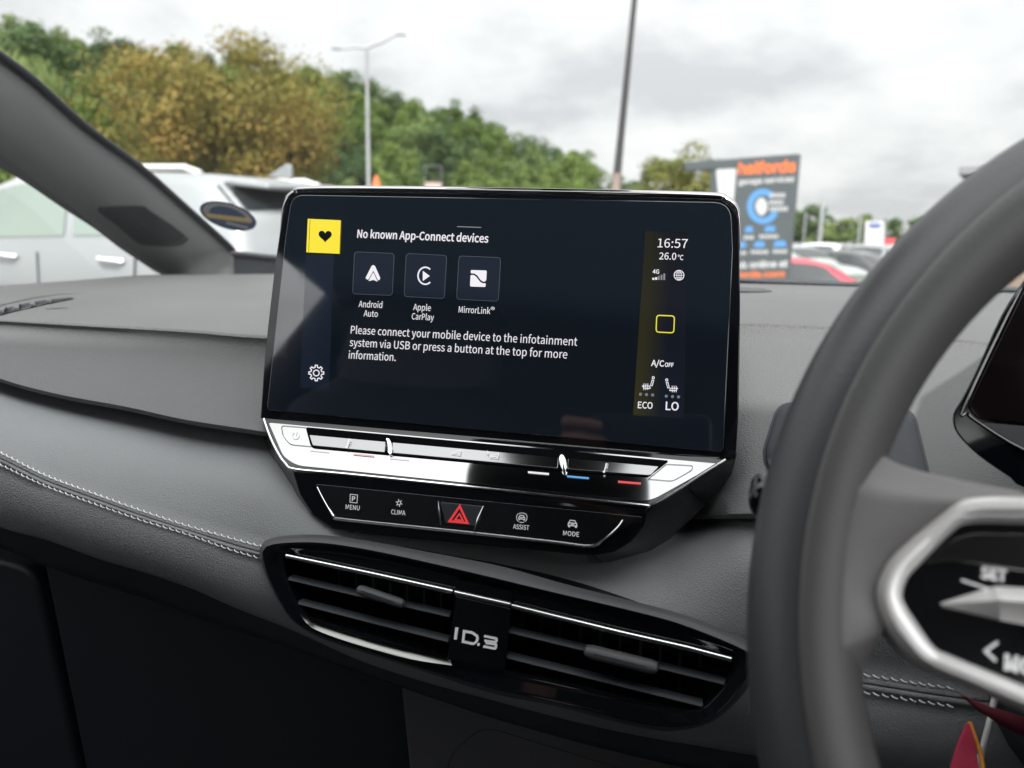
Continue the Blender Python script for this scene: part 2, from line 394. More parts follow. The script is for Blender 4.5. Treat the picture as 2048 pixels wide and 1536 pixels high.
rows.append(mixrow(s1, s2, .58, (0, -.0010, 0))); rows.append(mixrow(s1, s2, .78, (0, -.0012, 0))); rows.append([p + V((0, .0008, 0)) for p in s2])
for i in range(1, 9):
    t = i / 8; rows.append([p.lerp(q, t) + V((0, -.006 * math.sin(math.pi * t), 0)) for p, q in zip(s2, lo)])
rows += [[p + V((0, .004, -.003)) for p in lo], [p + V((0, .02, -.005)) for p in lo]]
pd.grid(rows)
def to_px(p):
    q = ROT.inverted() @ (V(p) - CAM); return 1024 + FPX * q.x / -q.z, 768 - FPX * q.y / -q.z
VENT_CUT = [(556, 1104), (590, 1096), (646, 1094), (744, 1108), (866, 1135), (980, 1160), (1112, 1192), (1244, 1225), (1349, 1254), (1441, 1286), (1480, 1312), (1476, 1340), (1455, 1385), (1420, 1420), (1370, 1436), (1296, 1424), (1165, 1390), (1006, 1358), (890, 1330), (744, 1288), (671, 1262), (615, 1238), (588, 1212), (566, 1172)]
def inside(x, y, P):
    c = False
    for i in range(len(P)):
        (x0, y0), (x1, y1) = P[i - 1], P[i]
        if (y0 > y) != (y1 > y) and x < (x1 - x0) * (y - y0) / (y1 - y0) + x0: c = not c
    return c
pd.f = [f for f in pd.f if not inside(*to_px(sum((pd.v[i] for i in f), V((0, 0, 0))) / len(f)), VENT_CUT)]
pad = pd.build('padded_panel', M['pad'], dash, sharp=75)
st = MB()
def stitches(rw, x0, x1):
    P = [V(p) for p, x in zip(rw, XS) if x0 - 20 <= x <= x1 + 20]; P = [V(q) for q in cr([tuple(p) for p in P], 12)]
    Ls = sum((P[i + 1] - P[i]).length for i in range(len(P) - 1)); n = int(Ls / .0040); Q = resample(P, n)
    for i in range(0, n - 1):
        a = Q[i]; b = Q[i + 1]; d = b - a
        s = a + d * .12 + V((0, -.0012, .0006)); e = a + d * .86 + V((0, -.0012, -.0006))
        st.tube([s + V((0, .0009, 0)), s.lerp(e, .3), s.lerp(e, .7), e + V((0, .0009, 0))], [.0003, .00044, .00044, .0003], 6)
for rw_ in (s1, s2):
    for x0_, x1_ in ((-420, 520), (1700, 1890)):
        st = MB(); stitches(rw_, x0_, x1_); st.build('stitching', M['thread'], pad)
# lower strip under the pad, then glove box face and foot well
lo2 = row([(-420, 885, .0), (0, 1094, -.012), (137, 1149, -.012), (290, 1197, -.012), (410, 1241, -.012), (547, 1286, -.012), (700, 1339, -.01), (1000, 1440, -.008), (1300, 1520, -.008), (1700, 1600, -.008), (2436, 1700, 0)])
lb = MB(); a_ = [p + V((0, .006, -.003)) for p in lo]; lb.grid([[p + V((0, .02, 0)) for p in a_], a_, mixrow(a_, lo2, .5, (0, -.004, 0)), lo2, [p + V((0, .012, -.003)) for p in lo2], [p + V((0, .12, -.01)) for p in lo2]])
lb.build('lower_trim', M['dark'], dash, sharp=60)
gb = MB()
for (x0, x1) in ((-.74, -.402), (-.395, -.02)):
    f_ = [(x0, .06, .905), (x1, .06, .87), (x1, .10, .55), (x0, .10, .55)]
    gb.prism(rnd(f_, .02), (0, .05, 0))
gb.build('glove_box_lid', mat('glove_box_plastic', (.012, .016, .021), .6, bump=('noise', 1200, .3, .0005)), dash, bevel=.004)
# centre console panel with a rounded recess
cp = MB(); pc = tilt(PY(960, 1450, .0), 4)
cp.prism(rnd(pc.pts([(797, 1345), (1000, 1400), (1300, 1440), (1560, 1420), (1600, 1800), (845, 1800)]), .006), (0, .05, 0))
con = cp.build('console_panel', M['mid'], dash, bevel=.003)
rc = MB(); ro = rnd(pc.off(.0006).pts([(886, 1640), (897, 1510), (965, 1452), (1230, 1534), (1500, 1580), (1500, 1640)]), [.0, .012, .012, .01, 0, 0], 6)
ri = [p + V((0, .012, 0)) + (sum(ro, V((0, 0, 0))) / len(ro) - p) * .05 for p in ro]
rc.ring(ro, ri); rc.poly(ri); rc.build('console_recess', M['dark'], con)
kp = MB(); kp.box((.14, .03, .45), (.74, .09, .905)); kp.build('knee_panel', M['dark'], dash, bevel=.01)
# flat trim plate beside the steering column, let into the dash face
from mathutils.bvhtree import BVHTree
_fb = BVHTree.FromPolygons([tuple(p) for p in fr.v], fr.f)
def onf(px, py, lift):
    d = ray(px, py).normalized(); h = _fb.ray_cast(CAM, d); return h[0] - d * lift
tq = [tuple(q)[:2] for q in rnd([(1529, 905, 0), (1560, 806, 0), (1800, 818, 0), (1826, 828, 0), (1857, 955, 0), (1846, 968, 0), (1700, 978, 0), (1537, 940, 0)], [18, 30, 18, 22, 18, 12, 12, 18])]
tc0 = V((1693, 892)); sc_ = lambda k, l: [onf(tc0.x + (q[0] - tc0.x) * k, tc0.y + (q[1] - tc0.y) * k, l) for q in tq]
tp_ = MB(); tp_.grid([sc_(1, -.004), sc_(1, .003), sc_(.985, .0042)] + [sc_(k, .0042) for k in (.8, .6, .4, .2, .02)], True); tp_.build('column_trim_plate', M['black'], dash, sharp=50)
rg = MB(); rg.grid([sc_(1.035, .0004), sc_(1.0, .0009)], True); rg.build('trim_plate_surround', M['black'], dash)
# defroster outlet near the door: fins in a curved slot
dv = MB(); slot = [(-60, 640), (0, 622), (40, 611), (90, 602), (140, 597), (150, 598), (110, 606), (60, 617), (0, 632), (-60, 652)]
def ontop(px, py, lift=.0):
    # point on the dash top surface through the pixel: march down the ray against the top panel grid height
    d = ray(px, py); lo_, hi_ = .3, 3.0; best = None
    import bisect
    for i in range(400):
        t = .3 + i * .004; p = CAM + d * t
        h = topz(p.x, p.y)
        if h is not None and p.z <= h + lift: return p
    return CAM + d * .8
from mathutils.bvhtree import BVHTree
_tb = BVHTree.FromPolygons([tuple(p) for p in top.v], top.f)
def ontop(px, py, lift=.001):
    d = ray(px, py).normalized(); hit = _tb.ray_cast(CAM, d)
    return (hit[0] + V((0, 0, lift))) if hit[0] else CAM + d * .7
sl = [ontop(*q) for q in slot]; dv.poly(sl); vent = dv.build('defroster_outlet', M['black'], dash)
fn = MB()
for (a, b) in (((2, 628), (12, 618)), ((32, 623), (38, 611)), ((66, 615), (66, 605)), ((98, 608), (96, 601))):
    p, q = ontop(*a, .0012), ontop(*b, .0012); d = (q - p); s = V((d.y, -d.x, 0)).normalized() * .0022
    fn.add([p - s, p + s, q + s * .2, q - s * .2, p - s + V((0, 0, .002)), p + s + V((0, 0, .002)), q + s * .1 + V((0, 0, .0012)), q - s * .2 + V((0, 0, .0012))], [(0, 1, 5, 4), (1, 2, 6, 5), (2, 3, 7, 6), (3, 0, 4, 7), (4, 5, 6, 7)])
fn.build('outlet_fins', M['soft'], vent, smooth=False)
sw = MB(); sw.tube([ontop(*q, .0) for q in [(-60, 634), (0, 612), (60, 598), (120, 589), (168, 587)]], [.0008, .0018, .0018, .0015, .0004], 8); sw.build('outlet_lip', M['soft'], vent)
at_ = MB(); A, B = ontop(90, 619, .0006), ontop(134, 617, .0006)
v, f = glyphs('AIRBAG', .01); x0 = min(a for a, b in v); x1 = max(a for a, b in v); u = B - A; s = u.length / (x1 - x0); u.normalize(); vv = V((0, 0, 1)).cross(u)
at_.add([A + u * ((a - x0) * s) + vv * (b * s * 1.6) for a, b in v], f); at_.build('embossed_lettering', M['mid'], dtop)
# small round sensor on top of the dash, right of the screen
sn = MB(); c = ontop(1480, 581, 0); sn.lathe([(.030, 0), (.030, .0012), (.027, .0018), (.0255, .0008), (.022, .0006), (.020, .0016), (.012, .002), (0, .002)], 32, c); sn.build('light_sensor', M['mid'], dash)

# ================================================================== touchscreen unit
PA = tilt(PY(1000, 640, .02), 13)
_sb = PA.at(1000, 879); PB = tilt(_sb, 50)
_sc = PB.at(940, 978); PC = tilt(_sc, 10)
cd.dof.focus_distance = -(ROT.inverted() @ (PA.at(1000, 640) - CAM)).z
ts = thing('touchscreen', (PA.at(1000, 1000).x, .05, 1.0), 'wide glossy black touchscreen standing on the dashboard, showing white text and a yellow tile', 'touchscreen')
A_rows = [((612, 377), (1425, 391)), ((590, 383), (1452, 397)), ((576, 394), (1468, 409)), ((568, 411), (1476, 427)), ((564, 428), (1479, 445)), ((549, 531), (1481, 604)), ((535, 653), (1480, 700)), ((526, 745), (1478, 820)), ((520, 836), (1472, 919))]
B_rows = [((527, 841), (1455, 921)), ((541, 880), (1400, 952)), ((560, 915), (1348, 984)), ((585, 940), (1296, 1013))]
C_rows = [((588, 950), (1292, 1024)), ((600, 988), (1286, 1050)), ((626, 1030), (1262, 1082)), ((664, 1056), (1228, 1104)), ((710, 1066), (1180, 1112))]
hb = MB(); rows = []
NF = 14
def hrow(l, r, pl, bl, br, dy):
    a = pl.at(*l); b = pl.at(*r); back = V((0, dy, 0))
    mid = [a.lerp(b, k / NF) for k in range(NF + 1)]
    d = (b - a).normalized()
    BL = PY(*bl, a.y + dy) if bl else a + back + d * .004
    BR = PY(*br, b.y + dy) if br else b + back - d * .004
    return [BL, BL.lerp(a, .8)] + mid + [BR.lerp(b, .8), BR]
def inner_row(l, r, pl, dy):
    return hrow(l, r, pl, None, None, dy)
r0 = inner_row(*A_rows[0], PA, .018)
rows.append([p + V((0, .018, -.001)) for p in r0])
for l, r in A_rows: rows.append(inner_row(l, r, PA, .018))
bb = [((519, 848), (1475, 905)), ((529, 885), (1463, 948)), ((545, 920), (1438, 985)), ((566, 975), (1400, 1020))]
for (l, r), (x, y) in zip(B_rows, bb): rows.append(hrow(l, r, PB, x, y, .022))
cb = [((573, 991), (1385, 1035)), ((586, 1013), (1366, 1053)), ((608, 1040), (1340, 1078)), ((650, 1060), (1300, 1102)), ((705, 1068), (1215, 1126))]
for (l, r), (x, y) in zip(C_rows, cb): rows.append(hrow(l, r, PC, x, y, .024))
rows.append([p + V((0, .03, -.002)) for p in rows[-1]])
hb.grid(rows); hb.build('housing', M['gloss'], ts, bevel=.0022, seg=4, sharp=25)
be_p = cr([(560, 470), (566, 425), (571, 411), (579, 397), (592, 386), (614, 379.5), (800, 380), (1020, 384), (1250, 388.5), (1424, 393.5), (1449, 399), (1465, 411), (1474, 427), (1478, 450), (1480, 500)], 5)
be = MB(); be.tube([PA.off(-.0012).at(*q) for q in be_p], [.0027 * min(1, (i + 1) / 16, (len(be_p) - i) / 16) for i in range(len(be_p))], 10); be.build('bezel_edge', M['mirrorblack'], ts)
neck = MB(); neck.box((PA.at(700, 700).x, .06, .93), (PA.at(1300, 700).x, .13, 1.10)); neck.build('mount', M['black'], ts, bevel=.01)
bk = MB(); bk.prism([p + V((0, .017, 0)) for p in rnd(PA.pts([(585, 400), (1465, 415), (1465, 890), (545, 812)]), .008)], (0, .02, 0)); bk.build('back_cover', M['dark'], ts, bevel=.003)
gl = MB(); gp = PA.off(.0012)
gl.prism(rnd(gp.pts([(583, 389), (1462, 404), (1466, 500), (1447, 905), (533, 820), (570, 480)]), [.009, .010, 0, .003, .003, 0], 7), PA.n * -.002); glass = gl.build('screen_glass', M['glassface'], ts, bevel=.0005)
# lettering and symbols on the display
D0 = PA.off(.0016); D1 = PA.off(.0019); D2 = PA.off(.0022)
def screen_text(name, items, m_='white_e'):
    b = MB()
    for it in items: text(b, *it)
    return b.build(name, M[m_], glass, smooth=False)
screen_text('heading_text', [('No known App-Connect devices', (714, 475), (976, 485), D1, 16, .006)])
screen_text('app_name', [('Android', (717, 614), (764, 616), D1, 12.5), ('Auto', (727, 632.5), (755, 634), D1, 12.5)])
screen_text('app_name', [('Apple', (826, 620), (861, 622), D1, 12.5), ('CarPlay', (823, 638.5), (867, 641), D1, 12.5)])
screen_text('app_name', [('MirrorLink', (917, 625), (980, 628), D1, 12.5), ('®', (980.5, 625), (988.5, 625.5), D1, 11)])
screen_text('message_text', [('Please connect your mobile device to the infotainment', (701, 667), (1154, 691.5), D1, 15.5), ('system via USB or press a button at the top for more', (699, 692), (1134, 717), D1, 15.5), ('information.', (697, 717), (791, 722), D1, 15.5)])
screen_text('clock_digits', [('16:57', (1315, 494.5), (1374.5, 496), D1, 17.5)])
screen_text('temperature_digits', [('26.0', (1318, 518.5), (1352, 519.5), D1, 13.5, .002), ('°C', (1355, 519.6), (1366.5, 520), D1, 10, .004)])
screen_text('network_text', [('4G', (1305, 547), (1318, 547.5), D1, 8.5, .006)])
screen_text('climate_text', [('A/C', (1302, 731.5), (1328, 733), D1, 12, .008), ('OFF', (1329.5, 733.2), (1347, 734), D1, 8.2, .012)])
screen_text('passenger_setting_text', [('ECO', (1275.5, 816), (1305, 817.5), D1, 13, .006)]); screen_text('driver_setting_text', [('LO', (1331, 819.5), (1357, 821), D1, 16.5, .006)])
ic = MB()
# gear
gx, gy = 632.5, 746; gear = []
for k in range(8):
    a = 360 / 8 * k - 90
    for da, r in ((-13, 11.2), (-8, 15), (8, 15), (13, 11.2)): gear.append((gx + r * math.cos(R_(a + da)), gy + r * 1.04 * math.sin(R_(a + da))))
stroke(ic, gear, 2.0, D1, True); stroke(ic, circ((gx, gy), 5.8, 24), 2.0, D1, True)
ic.build('gear_symbol', M['white_e'], glass, smooth=False); ic = MB()
# globe
g = (1358, 550.5); stroke(ic, circ(g, 9.8, 28), 1.5, D1, True); stroke(ic, circ(g, 4.4, 24, ry=9.0), 1.2, D2, True)
stroke(ic, [(1348.9, 550.3), (1353.1, 550.4)], 1.1, D1); stroke(ic, [(1354.2, 550.4), (1362, 550.6)], 1.1, D1); stroke(ic, [(1363.2, 550.6), (1367.2, 550.7)], 1.1, D1)
stroke(ic, [(1358, 541.6), (1358, 559.4)], 1.0, D0)
for yy, wd in ((545.6, 7.6), (555.4, 7.6)): stroke(ic, [(g[0] - wd, yy), (g[0] + wd, yy + .3)], 1.0, PA.off(.0024))
ic.build('globe_symbol', M['white_e'], glass, smooth=False); ic = MB()
# signal bars
for i, hgt in enumerate((4, 5)): fill(ic, [(1304.5 + 5.6 * i, 559.5), (1308.6 + 5.6 * i, 559.7), (1308.8 + 5.6 * i, 559.7 - hgt), (1304.7 + 5.6 * i, 559.5 - hgt)], D1)
ic.build('signal_bars', M['white_e'], glass, smooth=False)
# heated seats
def seat(ox, oy, s):
    ic = MB()
    stroke(ic, circ((ox + 10.5 * s, oy - 24.5), 2.2, 12), 1.6, D1, True)
    stroke(ic, [(ox + 8.2 * s, oy - 20), (ox + 11.5 * s, oy - 19.4), (ox + 8.4 * s, oy - 8.4), (ox + 5.2 * s, oy - 9)], 1.5, D1, True)
    stroke(ic, rnd([(ox + 3 * s, oy - 8), (ox + 4.5 * s, oy - 3), (ox - 8 * s, oy - 3), (ox - 11 * s, oy - 8)], 1.4, 3) and [(ox + 3 * s, oy - 8), (ox + 4.5 * s, oy - 3.4), (ox - 8 * s, oy - 3.4), (ox - 11 * s, oy - 8)], 1.6, D1, True)
    for k in (-8, -4, 0): stroke(ic, [(ox + (k - 1) * s, oy), (ox + k * s, oy - 4), (ox + (k - 1) * s, oy - 8), (ox + k * s, oy - 13)], 1.3, PA.off(.0024))
    ic.build('heated_seat_symbol', M['white_e'], glass, smooth=False)
seat(1296, 780, 1); seat(1344, 784.5, -1)
gi = MB()
for i, hgt in enumerate((8, 10.5, 13)): fill(gi, [(1315.6 + 5.5 * i, 559.8), (1319.2 + 5.5 * i, 560), (1319.4 + 5.5 * i, 560 - hgt), (1315.8 + 5.5 * i, 559.8 - hgt)], D1)
gi.build('dim_signal_bars', M['grey_e'], glass, smooth=False); gi = MB()
for x in (1281, 1293, 1305.2): fill(gi, circ((x, 788.5 + (x - 1281) * .06), 3.1, 16), D1)
gi.build('heat_level_dots', M['grey_e'], glass, smooth=False); gi = MB()
for x in (1332.5, 1345, 1357): fill(gi, circ((x, 792.3 + (x - 1332) * .06), 3.1, 16), D1)
gi.build('heat_level_dots', M['grey_e'], glass, smooth=False); gi = MB()
fill(gi, [(914, 452.2), (962.5, 454), (962.5, 455.8), (914, 454)], D1)
gi.build('pull_down_bar', M['grey_e'], glass, smooth=False)
ht = MB(); fill(ht, [(615.5, 437.5), (681.5, 440.5), (679, 507.5), (612.5, 504.5)], D1); tile = ht.build('yellow_tile', M['yellow_e'], glass, smooth=False)
hh = MB(); fill(hh, [(650.3 + 13.2 * (math.sin(t) ** 3), 471.5 - .82 * (13 * math.cos(t) - 5 * math.cos(2 * t) - 2 * math.cos(3 * t) - math.cos(4 * t)) + 13.0 * math.sin(t) ** 3 * .03) for t in [2 * math.pi * i / 40 for i in range(40)]], D2)
stroke(hh, [(620.2, 439), (617.3, 504)], .8, D2)
hh.build('heart_symbol', M['black_e'], tile, smooth=False)
ys = MB(); stroke(ys, [tuple(q)[:2] for q in rnd([(1313.5, 630.5, 0), (1349, 632, 0), (1347.5, 665.8, 0), (1312, 664, 0)], 6, 4)], 2.2, D1, True); ys.build('yellow_frame_symbol', M['yline_e'], glass, smooth=False)
tiles = [[(709, 503.5), (788.5, 507), (784.5, 591), (705, 587.5)], [(812.5, 507), (893.5, 510.8), (888.7, 597), (808, 593)], [(918, 511.8), (1001.5, 515.3), (996.5, 602.5), (913, 598.5)]]
for i, t in enumerate(tiles):
    tm = MB(); q = [tuple(x)[:2] for x in rnd([p + (0,) for p in t], 7, 4)]; fill(tm, q, D0); to = tm.build('app_tile', M['tile_e'], glass, smooth=False)
    ln = MB(); stroke(ln, q, 1.1, D1, True); ln.build('tile_outline', M['line_e'], to, smooth=False)
    im = MB()
    if i == 0:
        fill(im, [(746.5, 530), (750, 532), (760.5, 556), (758.5, 560.5), (755.5, 560), (746.8, 541.5), (737, 558.8), (734, 559), (731, 556), (743, 532)], D1)
        fill(im, [(746.6, 544.5), (755.5, 563.5), (746.8, 559.8), (736.8, 562.2)], D1)
    elif i == 1:
        stroke(im, [(850.6 + 14.5 * math.cos(R_(a)), 551.5 + 17 * math.sin(R_(a))) for a in range(48, 315, 8)], 3.0, D1); fill(im, [(845.5, 541.5), (859.5, 552), (845.5, 562)], D1)
    else:
        fill(im, [tuple(x)[:2] for x in rnd([(941.5, 540, 0), (973.5, 541, 0), (972.5, 561, 0), (967.5, 564, 0), (961, 560, 0), (955, 551, 0), (948, 546.5, 0), (941.5, 547, 0)], 2.5, 3)], D1)
        fill(im, [tuple(x)[:2] for x in rnd([(941, 550, 0), (947.5, 549.8, 0), (953, 554, 0), (960.5, 564, 0), (966, 566.8, 0), (971.5, 566, 0), (971, 574, 0), (940, 573, 0)], 2.5, 3)], D1)
    im.build('app_symbol', M['white_e'], to, smooth=False)
# status column of the display: olive glow at its left edge (screen content)
m = mat('display_status_column', (.005, .005, .006), .05, ior=1.7); t_ = m.node_tree; b_ = t_.nodes['Principled BSDF']
tc_ = t_.nodes.new('ShaderNodeTexCoord'); sx_ = t_.nodes.new('ShaderNodeSeparateXYZ'); t_.links.new(tc_.outputs['Generated'], sx_.inputs[0])
rp_ = t_.nodes.new('ShaderNodeValToRGB'); rp_.color_ramp.elements[0].color = lin((44, 43, 22)); rp_.color_ramp.elements[1].position = .55; rp_.color_ramp.elements[1].color = lin((14, 20, 31)); rp_.color_ramp.elements[0].position = .1
t_.links.new(sx_.outputs[0], rp_.inputs[0]); t_.links.new(rp_.outputs[0], b_.inputs['Emission Color'])
zz = t_.nodes.new('ShaderNodeValToRGB'); zz.color_ramp.elements[0].color = (.7, .7, .7, 1); zz.color_ramp.elements[1].color = (.3, .3, .3, 1); zz.color_ramp.elements[1].position = 1; t_.links.new(sx_.outputs[2], zz.inputs[0]); t_.links.new(zz.outputs[0], b_.inputs['Emission Strength'])
sm = MB(); fill(sm, [(1291, 462), (1375, 466), (1368, 838), (1266, 830)], D0.off(-.0002)); sm.build('status_column', m, glass, smooth=False)
sm = MB(); fill(sm, [(612, 508), (668, 510), (658, 780), (600, 775)], D0.off(-.0002)); sm.build('side_column', mat('display_side', (.006, .008, .012), .04, ior=1.75, emit=lin((20, 28, 40)), es=.5), glass, smooth=False)

# slider shelf
sp_out = rnd(PB.off(.0004).pts([(537, 845), (1436, 927), (1299, 1003), (592, 931), (566, 912)]), [.002, .002, .006, .006, .004], 5)
shelf = MB(); shelf.prism(sp_out, PB.n * -.002); sho = shelf.build('slider_panel', M['mirrorblack'], ts, bevel=.0004)
ch = MB(); ch.tube([PB.off(.0006).at(*q) for q in cr([(528, 838), (540, 872), (556, 905), (572, 928), (592, 939), (700, 949), (1000, 980), (1270, 1009), (1300, 1010), (1330, 995), (1400, 950), (1450, 919)], 4)], .0009, 8); ch.build('shelf_edge', M['chrome'], ts)
gr = MB(); gr.prism(rnd(PB.off(.0010).pts([(611, 854), (1337, 921), (1296, 953), (1180, 946), (622, 895)]), [.002, .001, .001, .001, .003]), PB.n * -.0012); gr.build('slider_channel', M['void'], sho)
# the touch bars stand proud of the channel
PBb = tilt(PB.off(.0012).at(1000, 915), 53)
for (a, b, c, d, mt) in (((617, 866), (772, 880), (770, 905), (625, 891), 'bar'), ((784, 881), (1118, 911), (1116, 937), (784, 906), 'bar'), ((1136, 913), (1322, 929), (1300, 951), (1134, 938), 'bar')):
    bm_ = MB(); q = rnd(PBb.pts([a, b, c, d]), .0015, 4); bm_.prism(q, PBb.n * -.004); bm_.build('touch_bar', M[mt], sho, bevel=.0008)
for cx_, cy_ in ((777.5, 892), (1126, 925)):
    ov = MB(); o1 = [PBb.off(.0016).at(cx_ + x, cy_ + y) for x, y in [(a * math.cos(R_(12)) + b * math.sin(R_(12)), -a * math.sin(R_(12)) + b * math.cos(R_(12))) for a, b in circ((0, 0), 6.5, 24, ry=16)]]
    cc = PBb.off(.0006).at(cx_, cy_); ov.ring([p - PBb.n * .004 for p in o1], o1); i1 = [p.lerp(cc, .35) for p in o1]; ov.ring(o1, i1); ov.poly([p.lerp(cc, .6) for p in i1]); ov.ring(i1, [p.lerp(cc, .6) for p in i1]); ov.build('detent', M['chrome'], sho)
pw = MB(); px_ = PB.off(.0008)
pw_out = [tuple(q)[:2] for q in rnd([(562, 851, 0), (612, 855, 0), (623, 893, 0), (580, 889, 0), (566, 872, 0)], [6, 2, 2, 8, 4], 4)]
stroke(pw, pw_out, 1.0, px_, True); pw.build('button_groove', M['black'], sho, smooth=False); pw = MB(); stroke(pw, [tuple(q)[:2] for q in rnd([(1333, 928, 0), (1386, 931, 0), (1384, 940, 0), (1345, 962, 0), (1296, 958, 0)], [2, 5, 5, 8, 2], 4)], 1.0, px_, True)
pw.build('button_groove', M['black'], sho, smooth=False)
pi = MB(); stroke(pi, [(591 + 6.6 * math.cos(R_(a)), 871 + 6.8 * math.sin(R_(a))) for a in range(-40, 255, 15)], 1.8, px_); stroke(pi, [(593.5, 863), (592, 871)], 1.8, px_); 
pi.build('power_symbol', M['white_e'], sho, smooth=False)
def thermo(x, y):
    pi = MB()
    stroke(pi, [(x - 1, y + 7), (x + 3, y - 8)], 2.2, PBb.off(.0014)); fill(pi, circ((x - 2, y + 9.2), 2.4, 12), PBb.off(.0012))
    for k in range(3): stroke(pi, [(x + 3.4 - k * .9, y - 6 + 3.6 * k), (x + 7 - k * .9, y - 5.8 + 3.6 * k)], 1.4, PBb.off(.0014))
    pi.build('temperature_symbol', M['white_e'], sho, smooth=False)
thermo(695, 885); thermo(1210, 934)
pi = MB(); vol = PBb.off(.0014); stroke(pi, [(902, 905), (921, 899), (920, 907)], 1.4, vol, True); stroke(pi, [(979, 912), (997, 906), (996, 914)], 1.4, vol, True); stroke(pi, [(972, 904), (978, 904.6)], 1.3, vol); stroke(pi, [(975, 901), (975, 907.6)], 1.0, PBb.off(.0017))
pi.build('volume_symbol', M['white_e'], sho, smooth=False)
for q_ in ([(620, 899.2), (658, 903), (657.6, 905.4), (620, 901.8)], [(779, 914), (818, 918), (817.6, 921.2), (779, 917.4)], [(1056, 942.3), (1098, 946), (1097.6, 949.6), (1056, 945.8)]):
    pi = MB(); fill(pi, q_, px_); pi.build('white_mark', M['white_e'], sho, smooth=False)
rb = MB(); fill(rb, [(1236, 961.2), (1282, 965), (1281.6, 969), (1236, 965.2)], px_); rb.build('red_marks', M['red_e'], sho, smooth=False)
rb = MB(); fill(rb, [(707, 907), (748, 911), (747.6, 914), (707, 910)], px_); rb.build('faint_red_mark', mat('reflection_washed_red', (.75, .42, .42), .3), sho, smooth=False)  # red mark; the pale wash of sky reflection is put into its colour
rb = MB(); fill(rb, [(1134, 950.6), (1178, 954.6), (1177.6, 958), (1134, 954)], px_); rb.build('blue_mark', M['blue_e'], sho, smooth=False)
# button strip
PCs = PC.off(.0006)
bs = MB(); bs.prism(rnd(PCs.pts([(630, 968), (1286, 1034), (1240, 1062), (1186, 1094), (674, 1040)]), [.002, .002, .008, .004, .006], 5), PC.n * -.0015); bso = bs.build('button_strip', M['gloss2'], ts, bevel=.0005)
ce = MB(); ce.tube([PC.off(.0010).at(*q) for q in cr([(634, 974), (645, 996), (660, 1022), (670, 1035), (690, 1040), (900, 1062), (1100, 1084), (1180, 1093), (1206, 1080), (1234, 1056), (1246, 1040)], 4)], [.0005] * 8 + [.0009] * 24 + [.0006] * 9, 8); ce.build('strip_edge', M['chrome'], ts)
hz = MB(); PH = PC.off(.0014); hz.prism(rnd(PH.pts([(880, 1004), (968, 1013), (951, 1052), (891, 1046)]), .0012), PC.n * -.0016); hzo = hz.build('hazard_button', M['dark'], ts, bevel=.0004)
tri = MB(); stroke(tri, [(919.5, 1012.5), (935, 1046), (899, 1042.5)], 4.4, PH.off(.0004), True); stroke(tri, [(918.8, 1028), (926, 1041), (910, 1039.5)], 3.0, PH.off(.0004), True); tri.build('warning_triangle', M['red_e'], hzo, smooth=False)
sd_ = MB()
for a, b in (((876, 1002), (882, 1050)), ((967, 1012), (948, 1060))): sd_.tube([PC.off(.0012).at(*a), PC.off(.0012).at((a[0] + b[0]) / 2, (a[1] + b[1]) / 2), PC.off(.0012).at(*b)], [.0003, .0011, .0004], 8)
sd_.build('button_side_bar', M['chrome'], hzo)
PI_ = PCs.off(.0004); PI2 = PI_.off(.0003)
def legend(name, word, p0, p1):
    b = MB(); text(b, word, p0, p1, PI_, 9.2, .003); b.build(name, M['icon_e'], bso, smooth=False)
legend('menu_lettering', 'MENU', (691, 1018), (719, 1020.6)); legend('climate_lettering', 'CLIMA', (782, 1028), (810.5, 1030.6)); legend('assist_lettering', 'ASSIST', (1026, 1057.2), (1058, 1060.2)); legend('mode_lettering', 'MODE', (1126, 1070.4), (1158, 1073.6))
bi = MB(); stroke(bi, [(700.5, 988.5), (715, 990), (713.8, 1006), (699.8, 1004.5)], 1.3, PI_, True); text(bi, 'P', (703.5, 1001.8), (710.3, 1002.4), PI2, 9.5, .01); bi.build('parking_symbol', M['icon_e'], bso, smooth=False)
bi = MB()
for k in range(6):
    a = 60 * k + 20; stroke(bi, [(798 + 2.5 * math.cos(R_(a)), 1006 + 2.8 * math.sin(R_(a))), (798 + 6.8 * math.cos(R_(a)), 1006 + 7.6 * math.sin(R_(a)))], 1.5, PI2)
stroke(bi, circ((798, 1006), 3.4, 16), 1.3, PI_, True); bi.build('snowflake_symbol', M['icon_e'], bso, smooth=False)
def caricon(bi, x, y, s, pl):
    P = lambda a, b: (x + a * s, y + b * s + a * s * .1)
    stroke(bi, [P(-7, -1), P(-5, -6), P(5, -6), P(7, -1)], 1.5, pl)
    stroke(bi, [P(-8, -.6), P(8, -.6), P(8.6, 4.4), P(-8.6, 4.4)], 1.9 * s, pl.off(.0003), True); stroke(bi, [P(-3.5, 2), P(3.5, 2)], 1.3 * s, pl.off(.0004))
    fill(bi, [P(-8.5, 5), P(-5, 5), P(-5, 8), P(-8.5, 8)], pl.off(.0005)); fill(bi, [P(5, 5), P(8.5, 5), P(8.5, 8), P(5, 8)], pl.off(.0005))
bi = MB(); caricon(bi, 1145, 1047, 1.0, PI_); bi.build('car_symbol', M['icon_e'], bso, smooth=False)
bi = MB(); caricon(bi, 1043.5, 1035, .72, PI_)
for a0 in (-50, 130): stroke(bi, [(1043.5 + 10.5 * math.cos(R_(a)), 1035 + 10.5 * math.sin(R_(a))) for a in range(a0, a0 + 101, 10)], 1.1, PI2)
stroke(bi, [(1043.5 + 11 * math.cos(R_(a)), 1035.5 + 9.6 * math.sin(R_(a))) for a in range(-125, -54, 10)], 1.1, PI2); stroke(bi, [(1043.5 + 10 * math.cos(R_(a)), 1035.5 + 9.6 * math.sin(R_(a))) for a in range(60, 121, 10)], 1.1, PI2)
bi.build('assist_symbol', M['icon_e'], bso, smooth=False)

